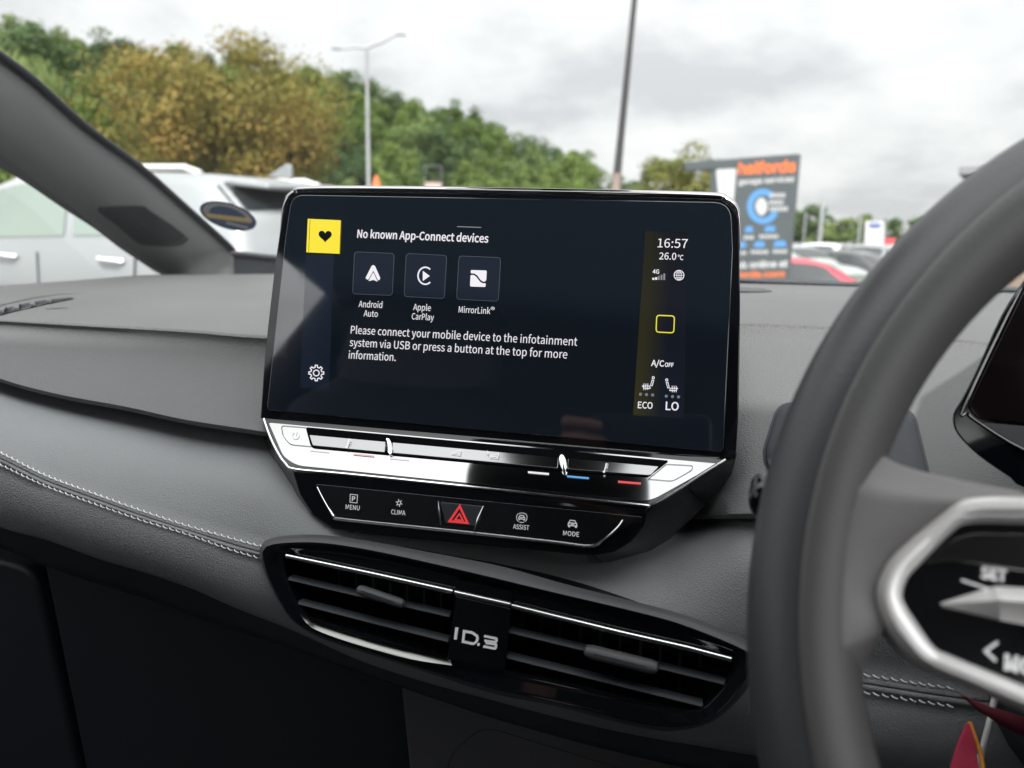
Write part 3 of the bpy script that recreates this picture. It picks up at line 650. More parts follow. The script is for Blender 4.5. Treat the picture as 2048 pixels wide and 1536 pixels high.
# ================================================================== centre air vent
av = thing('air_vent', (0, -.03, .9), 'wide black twin air vent with chrome line and silver lettering below the touchscreen', 'air vent')
PV = tilt(PY(960, 1230, -.052), 12)
o_px = [(526, 1099), (537, 1085), (573, 1078), (646, 1077), (744, 1091), (866, 1117), (980, 1144), (1112, 1176), (1244, 1206), (1349, 1232), (1428, 1261), (1494, 1291), (1512, 1308), (1506, 1335), (1481, 1380), (1450, 1415), (1420, 1438), (1376, 1453), (1323, 1456), (1244, 1441), (1112, 1407), (1000, 1383), (866, 1343), (744, 1305), (646, 1272), (598, 1245), (573, 1216), (549, 1172), (532, 1131)]
i_px = [(566, 1112), (585, 1107), (646, 1108), (744, 1123), (866, 1150), (980, 1174), (1112, 1205), (1244, 1241), (1349, 1274), (1441, 1303), (1466, 1318), (1468, 1328), (1449, 1366), (1428, 1392), (1399, 1417), (1370, 1420), (1296, 1406), (1165, 1374), (1006, 1340), (890, 1315), (744, 1272), (671, 1250), (625, 1236), (610, 1226), (598, 1209), (580, 1172), (569, 1135)]
NO = 140
oo = resample([PV.off(-.004).at(*q) for q in cr(o_px, 8, True)], NO, True)
ii = resample([PV.off(-.002).at(*q) for q in cr(i_px, 8, True)], NO, True)
# align loops
k0 = min(range(NO), key=lambda k: sum((oo[j] - ii[(j + k) % NO]).length for j in range(0, NO, 5))); ii = ii[k0:] + ii[:k0]
cen = sum(ii, V((0, 0, 0))) / NO
soft = MB(); o2 = [p + (p - cen).normalized() * .0035 + PV.n * -.004 for p in oo]
soft.grid([o2, [p + (p - cen).normalized() * .0022 for p in oo], [p + PV.n * .0035 + (p - cen).normalized() * .0002 for p in oo], [p.lerp(q, .18) + PV.n * .0045 for p, q in zip(oo, ii)]], True); soft.build('outer_bezel', M['mid'], av, sharp=60)
gb_ = MB(); gb_.grid([[p.lerp(q, .18) + PV.n * .0045 for p, q in zip(oo, ii)], [p.lerp(q, .35) + PV.n * .0040 for p, q in zip(oo, ii)], [p.lerp(q, .7) + PV.n * .0008 for p, q in zip(oo, ii)], ii, [p + PV.n * -.003 for p in ii], [p.lerp(cen, .02) + V((0, .05, .002)) for p in ii]], True)
gb_.build('inner_bezel', M['gloss'], av, sharp=40)
bx = MB(); bk_ = [p.lerp(cen, .02) + V((0, .05, .002)) for p in ii]; bx.poly(bk_); bx.build('duct', M['black'], av)
chrome_px = [(573, 1112), (906, 1183.5), (910, 1185), (1021, 1209.5), (1024, 1211.5), (1244, 1266), (1376, 1296), (1462, 1318)]
chp = PV.off(.0005)
for a, b in (([(573, 1112), (740, 1147), (906, 1183.5)], 0), ([(910, 1185), (965, 1197), (1021, 1209.5)], 1), ([(1024, 1211.5), (1134, 1239), (1244, 1266), (1376, 1296), (1462, 1319)], 0)):
    cm = MB(); n_ = len(a); cm.tube([chp.at(*q) for q in a], [.0015] * n_, 10); cm.build('chrome_line', mat('chrome_strip', (.60, .61, .61), .18, metal=1), av)
fa = MB(); fa.prism(PV.off(-.002).pts([(566, 1111), (585, 1107), (646, 1108), (744, 1123), (866, 1150), (980, 1174), (1112, 1205), (1244, 1241), (1349, 1274), (1441, 1303), (1464, 1318), (1376, 1298), (1244, 1268), (1023, 1213), (906, 1185), (740, 1149)]), (0, .012, 0)); fa.build('fascia', M['gloss'], av)
for pts in ([(578, 1158), (715, 1190), (900, 1232)], [(597, 1206), (740, 1243), (897, 1282)], [(1018, 1263), (1172, 1300), (1310, 1333), (1450, 1367)], [(1010, 1313), (1200, 1360), (1405, 1411)]):
    sm_ = MB(); e1 = [PV.off(-.003).at(*q) for q in pts]
    sec = lambda p: [p + V((0, 0, .0012)), p + V((0, -.0012, 0)), p + V((0, 0, -.0012)), p + V((0, .005, -.0008)), p + V((0, .005, .0008))]
    sm_.grid([sec(p) for p in e1], True); sm_.build('slat', M['black'], av, sharp=50)
for grp in ([(610 + 34 * i, 1150 + 8.2 * i) for i in range(9)], [(1040 + 40 * i, 1240 + 9.6 * i) for i in range(10)]):
    for q in grp:
        vn = MB(); p = PY(q[0], q[1], PV.at(*q).y + .034); vn.box((p.x - .0008, p.y, p.z - .035), (p.x + .0008, p.y + .012, p.z + .012)); vn.build('vane', M['dark'], av, smooth=False)
for a, b, r in (((717, 1178), (806, 1208), .0032), ((1172, 1301), (1313, 1336), .0042)):
    tm = MB(); p, q = PV.off(.001).at(*a), PV.off(.001).at(*b); d = q - p
    tm.tube([p - d * .03, p, p + d * .08, p + d * .92, q, q + d * .03], [r * .25, r * .8, r, r, r * .8, r * .25], 12, flat=.85); t_o = tm.build('slat_tab', M['mid'], av)
    sg = MB(); pl = PV.off(.001 + r * .98); u0, u1 = p + d * .12 + PV.n * r * .9, p + d * .85 + PV.n * r * .9
    for k in (-.0008, 0, .0008): sg.tube([u0 + V((0, 0, k)), u1 + V((0, 0, k))], .0003, 6)
    sg.build('tab_rib', M['dark'], t_o)
sl2 = MB(); u_ = [PV.off(.0024).at(*q) for q in cr([(603, 1224), (625, 1246), (671, 1264), (744, 1286), (820, 1306), (901, 1323)], 4)]; d_ = [PV.off(.0042).at(*q) for q in cr([(600, 1229), (622, 1254), (671, 1275), (744, 1298), (820, 1318), (904, 1331)], 4)]
sl2.grid([[p + V((0, .003, 0)) for p in u_], u_, d_, [p + V((0, .003, -.001)) for p in d_]]); sl2.build('sill_reflection', mat('sill_sheen', (.17, .17, .165), .22, metal=1.0), av, sharp=50)  # metal strip added for the sky reflection on the lower bezel lip
bd = MB(); PBd = PV.off(.0012); bd.prism(rnd(PBd.pts([(911, 1192), (1021, 1217), (1010, 1344), (894, 1319)]), .001), (0, .03, 0)); bdo = bd.build('badge_plate', M['gloss'], av, bevel=.0006)
bd = MB(); bd.prism(PBd.off(-.001).pts([(913, 1160), (1024, 1186), (1022, 1208), (909, 1183)]), (0, .02, 0)); bd.build('badge_cap', M['gloss'], av)
lt = MB(); pt_ = PBd.off(.0008)
def raised(path, wd, closed=False):
    a = MB(); stroke(a, path, wd, pt_, closed); lt.add(a.v, a.f); lt.add([p - PV.n * .0008 for p in a.v], a.f)
raised([(913.5, 1255), (910.5, 1279)], 6); raised([tuple(q)[:2] for q in rnd([(928, 1262.5, 0), (946, 1266, 0), (955, 1273, 0), (953.5, 1283, 0), (947, 1288, 0), (926, 1283.5, 0)], [0, 3, 3, 3, 3, 0], 3)], 5, True)
raised([(957, 1286.5), (956.6, 1291.5)], 4.5); raised([tuple(q)[:2] for q in rnd([(968, 1272, 0), (993, 1277.5, 0), (992.3, 1284.5, 0), (968.5, 1281.5, 0)], [0, 3, 3, 0], 3)], 4.6); raised([tuple(q)[:2] for q in rnd([(971, 1286, 0), (992, 1288.5, 0), (991, 1297.5, 0), (966.5, 1293, 0)], [0, 3, 3, 0], 3)], 4.6)
lt.build('badge_lettering', mat('badge_silver', (.90, .90, .91), .4, metal=0, emit=(.5, .5, .52, 1), es=.0), bdo, smooth=False)

# ================================================================== steering wheel
WC = CAM + V((.2068, .2333, -.1048)); WT = .457
wn = V((0, -math.cos(WT), math.sin(WT))); wu = V((1, 0, 0)); wv = V((0, math.sin(WT), math.cos(WT)))
W = Pl(WC, wn)
wheel = thing('steering_wheel', tuple(WC), 'dark leather steering wheel with silver trimmed spokes and black buttons', 'steering wheel')
def wr(t): return .17316 - .00049 * math.cos(2 * t) - .00028 * math.sin(2 * t) - .00046 * math.cos(3 * t) - .0009 * math.sin(3 * t)
rm = MB(); rows = []
for i in range(160):
    t = 2 * math.pi * i / 160; e = wu * math.cos(t) + wv * math.sin(t); p = WC + e * wr(t); r = .01726 - .00185 * math.cos(2 * (t - math.pi))
    rows.append([p + e * (r * math.cos(a) * 1.0) + wn * (r * math.sin(a) * 1.06) for a in [2 * math.pi * k / 20 for k in range(20)]])
rows.append(rows[0]); rm.grid(rows, True); rm.build('rim', M['rim'], wheel, sharp=80)
ri_ = MB(); rows = []
for i in range(161):
    t = 2 * math.pi * i / 160; e = wu * math.cos(t) + wv * math.sin(t); p = WC + e * wr(t); r = .01726 - .00185 * math.cos(2 * (t - math.pi))
    rows.append([p + (e * math.cos(R_(a)) + wn * (math.sin(R_(a)) * 1.06)) * (r + dr_) for a, dr_ in ((80, -.0004), (82, .0005), (86, .0009), (100, .0009), (115, .0009), (130, .0009), (150, .0009), (170, .0009), (190, .0007), (203, -.0004))])
ri_.grid(rows); ri_.build('inner_cover', mat('inner_rim_leather', (.082, .080, .082), .45, bump=('leather', 900, .2, .0004)), wheel, sharp=80)
lf = [(1705, 855), (1655, 925), (1624, 1010), (1611, 1100), (1607, 1190), (1609, 1280), (1619, 1370), (1645, 1480)]
md = [(1812, 936), (1775, 975), (1735, 1040), (1700, 1112), (1685, 1188), (1686, 1262), (1680, 1320), (1672, 1440)]
rt = [(2060, 990), (1985, 1000), (1905, 1030), (1800, 1106), (1758, 1188), (1772, 1240), (1750, 1290), (1692, 1390)]
def spoke(flip):
    s = MB(); rows = []
    LL, MM, RR = cr(lf, 4), cr(md, 4), cr(rt, 4); n_ = len(LL)
    for i in range(n_):
        a = W.off(.0128).at(*LL[i]); e_ = min(1, min(i, n_ - 1 - i) / 5); b = W.off(.007 + .007 * e_).at(*MM[i]); c = W.off(.003 + .006 * e_).at(*RR[i])
        if flip:
            a, b, c = [V((2 * WC.x - p.x, p.y, p.z)) for p in (a, b, c)]
        rows.append([V(q) for q in cr([tuple(a), tuple(b), tuple(c)], 6)])
    edge0 = [p - wn * .022 for p in rows[0]]; edge1 = [p - wn * .022 for p in rows[-1]]
    rr0 = [p - wn * .006 + wv * .002 for p in rows[0]]
    s.grid([edge0, rr0] + rows + [[p - wn * .005 - wv * .001 for p in rows[-1]], edge1]); return s
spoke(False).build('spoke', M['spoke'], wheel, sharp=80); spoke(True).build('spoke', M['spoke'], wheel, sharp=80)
def flipped(mb): mb.v = [V((2 * WC.x - p.x, p.y, p.z)) for p in mb.v]; return mb
to_px = [(2330, 994), (2048, 994), (1976, 994), (1919, 1002), (1875, 1035), (1795, 1102), (1764, 1146), (1753, 1187), (1764, 1235), (1795, 1285), (1843, 1330), (1938, 1371), (2048, 1418), (2330, 1536)]
ti_px = [(2330, 1046), (2048, 1046), (1990, 1045), (1938, 1047), (1906, 1064), (1843, 1127), (1815, 1158), (1805, 1190), (1812, 1212), (1830, 1240), (1868, 1293), (1905, 1312), (2048, 1371), (2330, 1490)]
for fl in (False, True):
    o_ = [W.off(.010).at(*q) for q in cr(to_px, 5)]; i_ = [W.off(.008).at(*q) for q in cr(ti_px, 5)]
    tm = MB(); mid_ = [p.lerp(q, .5) + wn * .0042 for p, q in zip(o_, i_)]
    tm.grid([[p - wn * .012 for p in o_], o_, [p.lerp(q, .22) + wn * .0034 for p, q in zip(o_, i_)], mid_, [p.lerp(q, .8) + wn * .003 for p, q in zip(o_, i_)], i_, [p - wn * .006 for p in i_]])
    if fl: flipped(tm)
    tm.build('spoke_trim', M['satin'], wheel, sharp=50)
    bp = MB(); bp.poly([W.off(.0065).at(*q) for q in cr(ti_px, 5)])
    if fl: flipped(bp)
    bpo = bp.build('button_panel', M['gloss2'], wheel, smooth=False)
    up = MB(); up.prism(rnd([W.off(.0085).at(*q) for q in [(1846, 1130), (1905, 1080), (1945, 1066), (2300, 1075), (2300, 1165), (2048, 1140), (1900, 1118)]], .002), wn * -.002)
    if fl: flipped(up)
    up.build('upper_key', M['bar'], bpo, bevel=.0006)
    rk = MB(); a_ = [W.off(.0075).at(*q) for q in [(1880, 1206), (1990, 1172), (2300, 1190)]]; b_ = [W.off(.0125).at(*q) for q in [(1882, 1208), (2000, 1200), (2300, 1225)]]; c_ = [W.off(.0068).at(*q) for q in [(1886, 1214), (2000, 1240), (2300, 1300)]]
    rk.grid([a_, b_, c_])
    if fl: flipped(rk)
    rk.build('rocker_key', M['satin'], bpo, sharp=20)
    if not fl:
        lt_ = MB(); text(lt_, 'SET', (1961, 1155), (2014, 1163), W.off(.0070), 24, .02); stroke(lt_, [(1996, 1284), (1971, 1302), (1992, 1322)], 6, W.off(.0072)); text(lt_, 'MODE', (2008, 1338), (2120, 1362), W.off(.0070), 32, .02)
        stroke(lt_, [(1923, 1160), (1990, 1182)], 4, W.off(.0074)); lt_.build('key_lettering', mat('key_print', (.6, .6, .6), .5, emit=(.3, .3, .3, 1), es=.6), bpo, smooth=False)
hb2 = MB(); rows = []
for r, h in ((.074, -.02), (.074, .006), (.070, .015), (.055, .023), (.03, .027), (.0001, .028)):
    rows.append([WC + wu * (r * math.cos(a)) + wv * (r * math.sin(a)) + wn * h for a in [2 * math.pi * k / 40 for k in range(40)]])
hb2.grid(rows, True); hb2.build('airbag_cover', M['mid'], wheel, sharp=60)
ls = MB(); ls.tube([WC - wv * .06 + wn * .002, WC - wv * .12, WC - wv * .172], [.03, .024, .022], 14, flat=.5); ls.build('lower_spoke', M['rim'], wheel)
# column shroud with the stalk
colm = thing('steering_column', tuple(WC - wn * .2), 'black steering column shroud with a round ended stalk, behind the steering wheel', 'steering column')
cl = MB(); cl.tube([WC - wn * .03, WC - wn * .12 - V((0, 0, .01)), WC - wn * .28 - V((0, 0, .02))], [.052, .058, .062], 28); cl.build('shroud', M['dark'], colm)
sk = MB(); a_ = PY(1497, 990, -.145); b_ = PY(1760, 1010, -.15); sk.tube([a_, a_.lerp(b_, .006), a_.lerp(b_, .025), a_.lerp(b_, .06), a_.lerp(b_, .11), a_.lerp(b_, .2), a_.lerp(b_, .5), b_, V((WC.x - .03, b_.y, b_.z))], [.0012, .0036, .0062, .0078, .0083, .0080, .0072, .0085, .010], 20); sk.build('stalk', M['gloss'], colm)
# instrument display
idp = tilt(PY(1985, 800, -.03), 15)
ins = thing('instrument_display', tuple(idp.at(2300, 1000)), 'slanted glossy black instrument display pod behind the steering wheel, cut by the photo edge', 'instrument display')
outl = [(2130, 440), (2048, 557), (2001, 630), (1954, 734), (1924, 794), (1907, 822), (1904, 843), (1914, 870), (1954, 911), (2020, 957), (2060, 982), (2350, 1080), (2700, 1120), (2760, 600), (2600, 430), (2300, 420)]
body = MB(); body.prism(idp.pts(cr(outl, 3, True)), (.035, .05, .004)); body.build('housing', M['gloss'], ins, bevel=.0025, seg=3)
sg = MB(); sg.prism(rnd(idp.off(.0012).pts([(2052, 573), (1936, 812), (1955, 838), (2060, 847), (2660, 900), (2700, 560), (2200, 500), (2110, 480)]), .003), idp.n * -.002); sg.build('display_glass', mat('dark_display_glass', (.006, .004, .005), .03, ior=1.6), ins, bevel=.0004)
lg = MB(); lg.prism(rnd(idp.off(.0012).pts([(1962, 845), (2060, 853), (2660, 906), (2640, 1000), (2060, 905)]), .002), idp.n * -.002); lg.build('lower_ledge', M['mid'], ins, bevel=.0005)
ie = MB(); ie.tube([idp.off(.001).at(*q) for q in cr([(2100, 490), (2042, 577), (1930, 811), (1936, 826), (1955, 843), (2048, 899), (2200, 960)], 4)], .0006, 8); ie.build('display_edge', M['gloss2'], ins)

# ================================================================== pillar, windscreen, seal
pil = thing('windscreen_pillar', tuple(PX(400, 545, -.68)), 'grey windscreen pillar trim with small speaker grille, crossing the upper left of the view', 'windscreen pillar')
Ap = [((-420, -190), -.575), ((-200, -36), -.595), ((-60, 66), -.61), ((0, 111), -.615), ((68, 161), -.62), ((171, 253), -.63), ((284, 337), -.64), ((359, 403), -.648), ((420, 457), -.655), ((452, 486), -.658), ((466, 500), -.66), ((470, 520), -.66), ((470, 552), -.66)]
Cp = [((-420, 128), -.66), ((-200, 232), -.675), ((-60, 306), -.688), ((0, 337), -.69), ((47, 364), -.695), ((125, 417), -.702), ((187, 457), -.708), ((235, 494), -.714), ((268, 516), -.718), ((292, 532), -.721), ((308, 542), -.723), ((322, 550), -.725), ((330, 556), -.725)]
pa = [PX(p[0], p[1], x) for p, x in Ap]; pc_ = [PX(p[0], p[1], x) for p, x in Cp]
pm = MB(); rows = []
for a, c in zip(pa, pc_):
    tow = (CAM - (a + c) / 2).normalized()
    rows.append([a - tow * .03, a + tow * -.004, a.lerp(c, .07), a.lerp(c, .18) + tow * .010, a.lerp(c, .38) + tow * .018, a.lerp(c, .58) + tow * .020, a.lerp(c, .72) + tow * .016, a.lerp(c, .86) + tow * .004, c - tow * .012, c - tow * .05])
rows = [[V(q) for q in r] for r in zip(*[cr([tuple(p) for p in c], 4) for c in zip(*rows)])]
pm.grid(rows); ptrim = pm.build('pillar_trim', M['pillar'], pil, sharp=80)
_pb = BVHTree.FromPolygons([tuple(p) for p in pm.v], pm.f)
def onp(px, py, lift=.0015):
    d = ray(px, py).normalized(); h = _pb.ray_cast(CAM, d)
    return h[0] - d * lift if h[0] else None
sl_ = MB(); sl_.tube([p + (CAM - p).normalized() * .0 for p in [V(q) for q in cr([tuple(x) for x in pa[:11]], 3)]], .0048, 10); sl_.build('rubber_seal', M['black'], pil)
spx = [(200, 417), (212, 413), (281, 412), (300, 422), (337, 446), (370, 471), (373, 479), (353, 490), (291, 489), (269, 480), (237, 453), (203, 428)]
spc = cr(spx, 4, True); so_ = [onp(*q, .0008) for q in spc]
cc = V((285, 450)); si_ = [onp(cc.x + (q[0] - cc.x) * .9, cc.y + (q[1] - cc.y) * .88, .0012) for q in spc]
if all(so_) and all(si_):
    a = MB(); ob = [onp(cc.x + (q[0] - cc.x) * 1.03, cc.y + (q[1] - cc.y) * 1.05, .0003) or p for q, p in zip(spc, so_)]; a.grid([ob, [p + (CAM - p).normalized() * .0016 for p in so_], si_], True); ring_ = a.build('speaker_surround', M['mid'], pil, sharp=60)
    a = MB(); a.grid([[onp(cc.x + (q[0] - cc.x) * k, cc.y + (q[1] - cc.y) * k * .98, .0014) for q in spc] for k in (.9, .7, .45, .2, .02)], True)
    gm = mat('speaker_mesh', (.02, .02, .024), .5); t_ = gm.node_tree; b_ = t_.nodes['Principled BSDF']; tc_ = t_.nodes.new('ShaderNodeTexCoord'); vo = t_.nodes.new('ShaderNodeTexVoronoi'); vo.inputs['Scale'].default_value = 420; vo.inputs['Randomness'].default_value = 0
    r_ = t_.nodes.new('ShaderNodeValToRGB'); r_.color_ramp.elements[0].color = (.004, .004, .005, 1); r_.color_ramp.elements[1].color = (.035, .035, .04, 1); r_.color_ramp.elements[0].position = .3; r_.color_ramp.elements[1].position = .45
    t_.links.new(tc_.outputs['Object'], vo.inputs['Vector']); t_.links.new(vo.outputs['Distance'], r_.inputs[0]); t_.links.new(r_.outputs[0], b_.inputs['Base Color'])
    a.build('speaker_grille', gm, pil)
ws = thing('windscreen', (0, .75, 1.06), 'clear windscreen above the dashboard, framed by a black strip along its lower edge', 'windscreen')
M['glass'] = glassmat('windscreen_glass', (.955, .965, .955, 1), 1.4)
gr_ = []; nx = 24
for i in range(13):
    t = i / 12; r = []
    for j in range(nx + 1):
        s = j / nx * 2 - 1
        lo_ = V((.735 * s, .80 - .11 * s * s, 1.055)); hi_ = V((.575 * s, -.36 - .05 * s * s, 1.492))
        r.append(lo_.lerp(hi_, t) + V((0, .03, .028)) * math.sin(math.pi * t))
    gr_.append(r)
wg = MB(); wg.grid(gr_); wg.build('glass_pane', M['glass'], ws)
_wb = BVHTree.FromPolygons([tuple(p) for p in wg.v], wg.f)
cw = MB(); strip = row([(-420, 520, .56), (0, 510, .60), (462, 507, .735), (553, 515, .745), (1000, 539, .76), (1480, 561, .745), (1720, 570, .735), (2048, 581, .72), (2436, 596, .66)])
cwl = [p for p, x in zip(strip, XS) if x > 455]; fl_ = [p + V((0, -.006, 0)) for p, x in zip(far, XS) if x > 455]
cw.tube(cwl, .0042, 10); cw.build('lower_strip', M['dark'], ws)
cw = MB(); cw.grid([[p + V((0, .004, -.001)) for p in cwl], [p + V((0, .004, -.05)) for p in cwl]]); cw.build('frit_band', M['black'], ws)
# oval sticker on the inside of the glass
def ong(px, py, lift=.0015):
    d = ray(px, py).normalized(); h = _wb.ray_cast(CAM, d); return h[0] - d * lift
stk = thing('oval_sticker', tuple(ong(456, 432)), 'navy oval sticker with gold and white lettering bands, on the windscreen beside the pillar', 'sticker')
def ov(x, y): # unit oval -> pixel
    return (456 + 57.5 * x * .985 - 26 * y * -.0 + 6 * y * 0, 432 + 26.5 * y + 14 * x)
def ovp(path, lift): return [ong(*ov(*q), lift) for q in path]
a = MB(); ck = circ((0, 0), 1, 40); a.prism(ovp(ck, .0016), (0, .0004, 0)); a.build('sticker_face', mat('sticker_navy', (.09, .13, .24), .5), stk)
def arcband(r0, r1, a0, a1, n=24):
    return [(r0 * math.cos(R_(a0 + (a1 - a0) * i / n)), r0 * math.sin(R_(a0 + (a1 - a0) * i / n))) for i in range(n + 1)], [(r1 * math.cos(R_(a0 + (a1 - a0) * i / n)), r1 * math.sin(R_(a0 + (a1 - a0) * i / n))) for i in range(n + 1)]
cm_ = mat('sticker_cream', (.80, .76, .68), .6); gm_ = mat('sticker_gold', (.78, .58, .26), .5)
a = MB()
for k in range(20):
    b0 = 172 + k * 9.2; p, q = arcband(.88, .66, b0, b0 + 5.5, 3); a.grid([ovp(p, .0022), ovp(q, .0022)])
for k in range(9):
    x = -.05 + k * .085; a.poly(ovp([(x, .42), (x + .055, .42), (x + .055, .62), (x, .62)], .0022))
a.build('sticker_marks', cm_, stk, smooth=False)
a = MB(); a.poly(ovp([(-.86, .20), (.72, -.22), (.86, .0), (.80, .12), (-.72, .50)], .0020)); a.build('sticker_gold_band', gm_, stk, smooth=False)

# ================================================================== cabin shell, seats, mirror
M['shell'] = mat('dark_cabin_trim', (.045, .046, .05), .6, vary=(5, .1)); M['paint'] = mat('car_paint', (.30, .31, .33), .25, coat=1)
cab = thing('car_cabin', (0, -.9, .3), 'dark trimmed cabin of the car around the dashboard: roof lining, doors and floor', 'car cabin')
a = MB(); a.box((-.76, -2.6, .28), (.76, .80, .33)); a.build('floor_carpet', M['black'], cab)
a = MB(); a.box((-.76, .80, .28), (.76, .86, 1.05)); a.build('firewall', M['black'], cab)
a = MB(); rr_ = []
for y, hw, z in ((-.36, .60, 1.49), (-.42, .62, 1.50), (-.9, .62, 1.53), (-1.7, .60, 1.51), (-2.35, .55, 1.44), (-2.55, .52, 1.36)): rr_.append([V((hw * s, y - .04 * s * s, z - .045 * s * s)) for s in [k / 8 - 1 for k in range(17)]])
a.grid(rr_); a.grid([[p + V((0, 0, .035)) for p in r] for r in rr_]); a.grid([rr_[0], [p + V((0, 0, .035)) for p in rr_[0]]]); a.build('roof_lining', M['cloth'], cab)
for s in (-1, 1):
    a = MB(); a.grid([[V((s * .735, y, z)) for y in (-2.6, -1.8, -.8, .2, .66)] for z in (.33, .7)] + [[V((s * .745, y, zz)) for y, zz in ((-2.6, 1.08), (-1.8, 1.06), (-.8, 1.05), (.2, 1.04), (.66, 1.03))]] + [[V((s * .80, y, zz)) for y, zz in ((-2.6, 1.08), (-1.8, 1.06), (-.8, 1.05), (.2, 1.04), (.66, 1.03))]] + [[V((s * .82, y, .3)) for y in (-2.6, -1.8, -.8, .2, .66)]])
    dr = a.build('door_panel', M['shell'], cab, sharp=50)
    a = MB(); a.tube([(s * .75, -.90, 1.04), (s * .70, -.94, 1.25), (s * .60, -.98, 1.49)], [.08, .07, .06], 10); a.build('door_pillar', M['shell'], cab)
    a = MB(); a.tube([(s * .75, -1.75, 1.04), (s * .68, -1.85, 1.25), (s * .57, -2.05, 1.47)], [.10, .08, .06], 10); a.build('rear_pillar', M['shell'], cab)
    a = MB(); a.tube([(s * .575, -.38, 1.47), (s * .60, -.6, 1.49), (s * .60, -1.2, 1.50), (s * .57, -2.05, 1.47)], .03, 10); a.build('roof_rail', M['cloth'], cab)
a = MB(); a.tube([V((2 * 0 - p.x, p.y, p.z)) for p in [V(q) for q in cr([tuple(x.lerp(y, .5)) for x, y in zip(pa, pc_)][:12], 2)]], .045, 10); a.build('driver_pillar', M['shell'], cab)
a = MB(); a.box((-.70, -2.5, .33), (.70, -2.35, 1.02)); a.build('tailgate_trim', M['shell'], cab)
a = MB(); a.grid([[V((x, y, z - .06 * (x / .75) ** 2)) for x in [-.78 + .13 * k for k in range(13)]] for y, z in ((.86, 1.03), (1.0, 1.0), (1.3, .93), (1.6, .84), (1.75, .72), (1.8, .4))]); a.build('bonnet', M['paint'], cab)
qg = MB(); qg.grid([[V((-.775, y, 1.035)) for y in (-.7, 0, .64)], [V((-.755, y, zz)) for y, zz in ((-.72, 1.2), (-.1, 1.2), (.42, 1.19))], [V((-.64, y, zz)) for y, zz in ((-.76, 1.46), (-.55, 1.46), (-.36, 1.46))]]); qg.build('door_glass', M['glass'], cab)
def rbox(mb, c, sx, sy, sz, tiltx, r):
    """rounded slab used for cushions: superellipse sections stacked up the slab."""
    rows = []
    for k in range(13):
        u = k / 12 * 2 - 1; w_ = (1 - abs(u) ** 4) ** .25 if abs(u) < 1 else 0.0
        w_ = max(w_, .25) if abs(u) < 1 else .6
        ring = []
        for j in range(28):
            t = 2 * math.pi * j / 28; ct, st = math.cos(t), math.sin(t); f = lambda q: math.copysign(abs(q) ** .5, q)
            p = V((f(ct) * sx / 2 * (w_ if w_ > .5 else .9), f(st) * sy / 2 * max(.55, w_), u * sz / 2)); p = Matrix.Rotation(R_(tiltx), 3, 'X') @ p; ring.append(p + V(c))
        rows.append(ring)
    mb.grid(rows, True); mb.poly(list(reversed(rows[0]))); mb.poly(rows[-1]); return mb
M['seatc'] = mat('seat_fabric', (.06, .062, .068), .85, bump=('noise', 500, .3, .001))
M['seatl'] = mat('seat_light_panel', (.20, .20, .21), .8, bump=('noise', 500, .3, .001))
def seat_(x, lab, yb):
    s = thing('front_seat_assembly', (x, -.95, .33), lab, 'car seat', 'front seats of the car')
    rbox(MB(), (x, -.66, .62), .52, .54, .17, 6, .04).build('seat_cushion', M['seatc'], s, sharp=70)
    rbox(MB(), (x, yb, .94), .50, .15, .66, 10, .04).build('backrest', M['seatc'], s, sharp=70)
    rbox(MB(), (x, yb - .06, 1.34), .29, .10, .22, 8, .03).build('headrest', M['seatl'], s, sharp=70)
    a = MB(); a.tube([(x - .06, yb - .05, 1.2), (x - .06, yb - .05, 1.3)], .007, 8); a.build('headrest_post', M['chrome'], s); a = MB(); a.tube([(x + .06, yb - .05, 1.2), (x + .06, yb - .05, 1.3)], .007, 8); a.build('headrest_post', M['chrome'], s)
seat_(-.36, 'dark fabric front passenger seat with grey headrest, facing the glove box', -.75); seat_(.36, 'dark fabric driver seat with grey headrest, facing the steering wheel', -1.06)
b = thing('rear_bench', (0, -1.95, .33), 'dark rear bench seat with three grey headrests across the car', 'rear seat')
rbox(MB(), (0, -1.75, .62), 1.25, .5, .18, 6, .04).build('seat_cushion', M['seatc'], b, sharp=70); rbox(MB(), (0, -2.08, .92), 1.25, .15, .60, 16, .04).build('backrest', M['seatc'], b, sharp=70)
for x in (-.42, 0, .42): rbox(MB(), (x, -2.17, 1.27), .26, .09, .15, 12, .03).build('headrest', M['seatl'], b, sharp=70)
mr = thing('rear_view_mirror', (.02, .10, 1.42), 'black rear view mirror hanging from the top of the windscreen', 'mirror')
a = MB(); rbox(a, (-.005, -.072, 1.362), .185, .055, .10, 34, .01); a.build('mirror_housing', M['black'], mr, sharp=70)
a = MB(); a.poly(rnd([V((-.005 + x, -.0965 - z * .67, 1.345 + z)) for x, z in ((-.078, -.028), (.078, -.028), (.078, .028), (-.078, .028))], .014)); a.build('mirror_glass', M['chrome'], mr)
a = MB(); a.tube([(-.005, -.06, 1.37), (-.005, -.05, 1.39), (-.005, -.03, 1.405)], [.012, .011, .018], 10); a.build('mirror_stem', M['black'], mr)
a = MB(); rbox(a, (-.005, .06, 1.372), .14, .20, .045, -21, .01); a.build('sensor_cover', M['black'], mr, sharp=70)

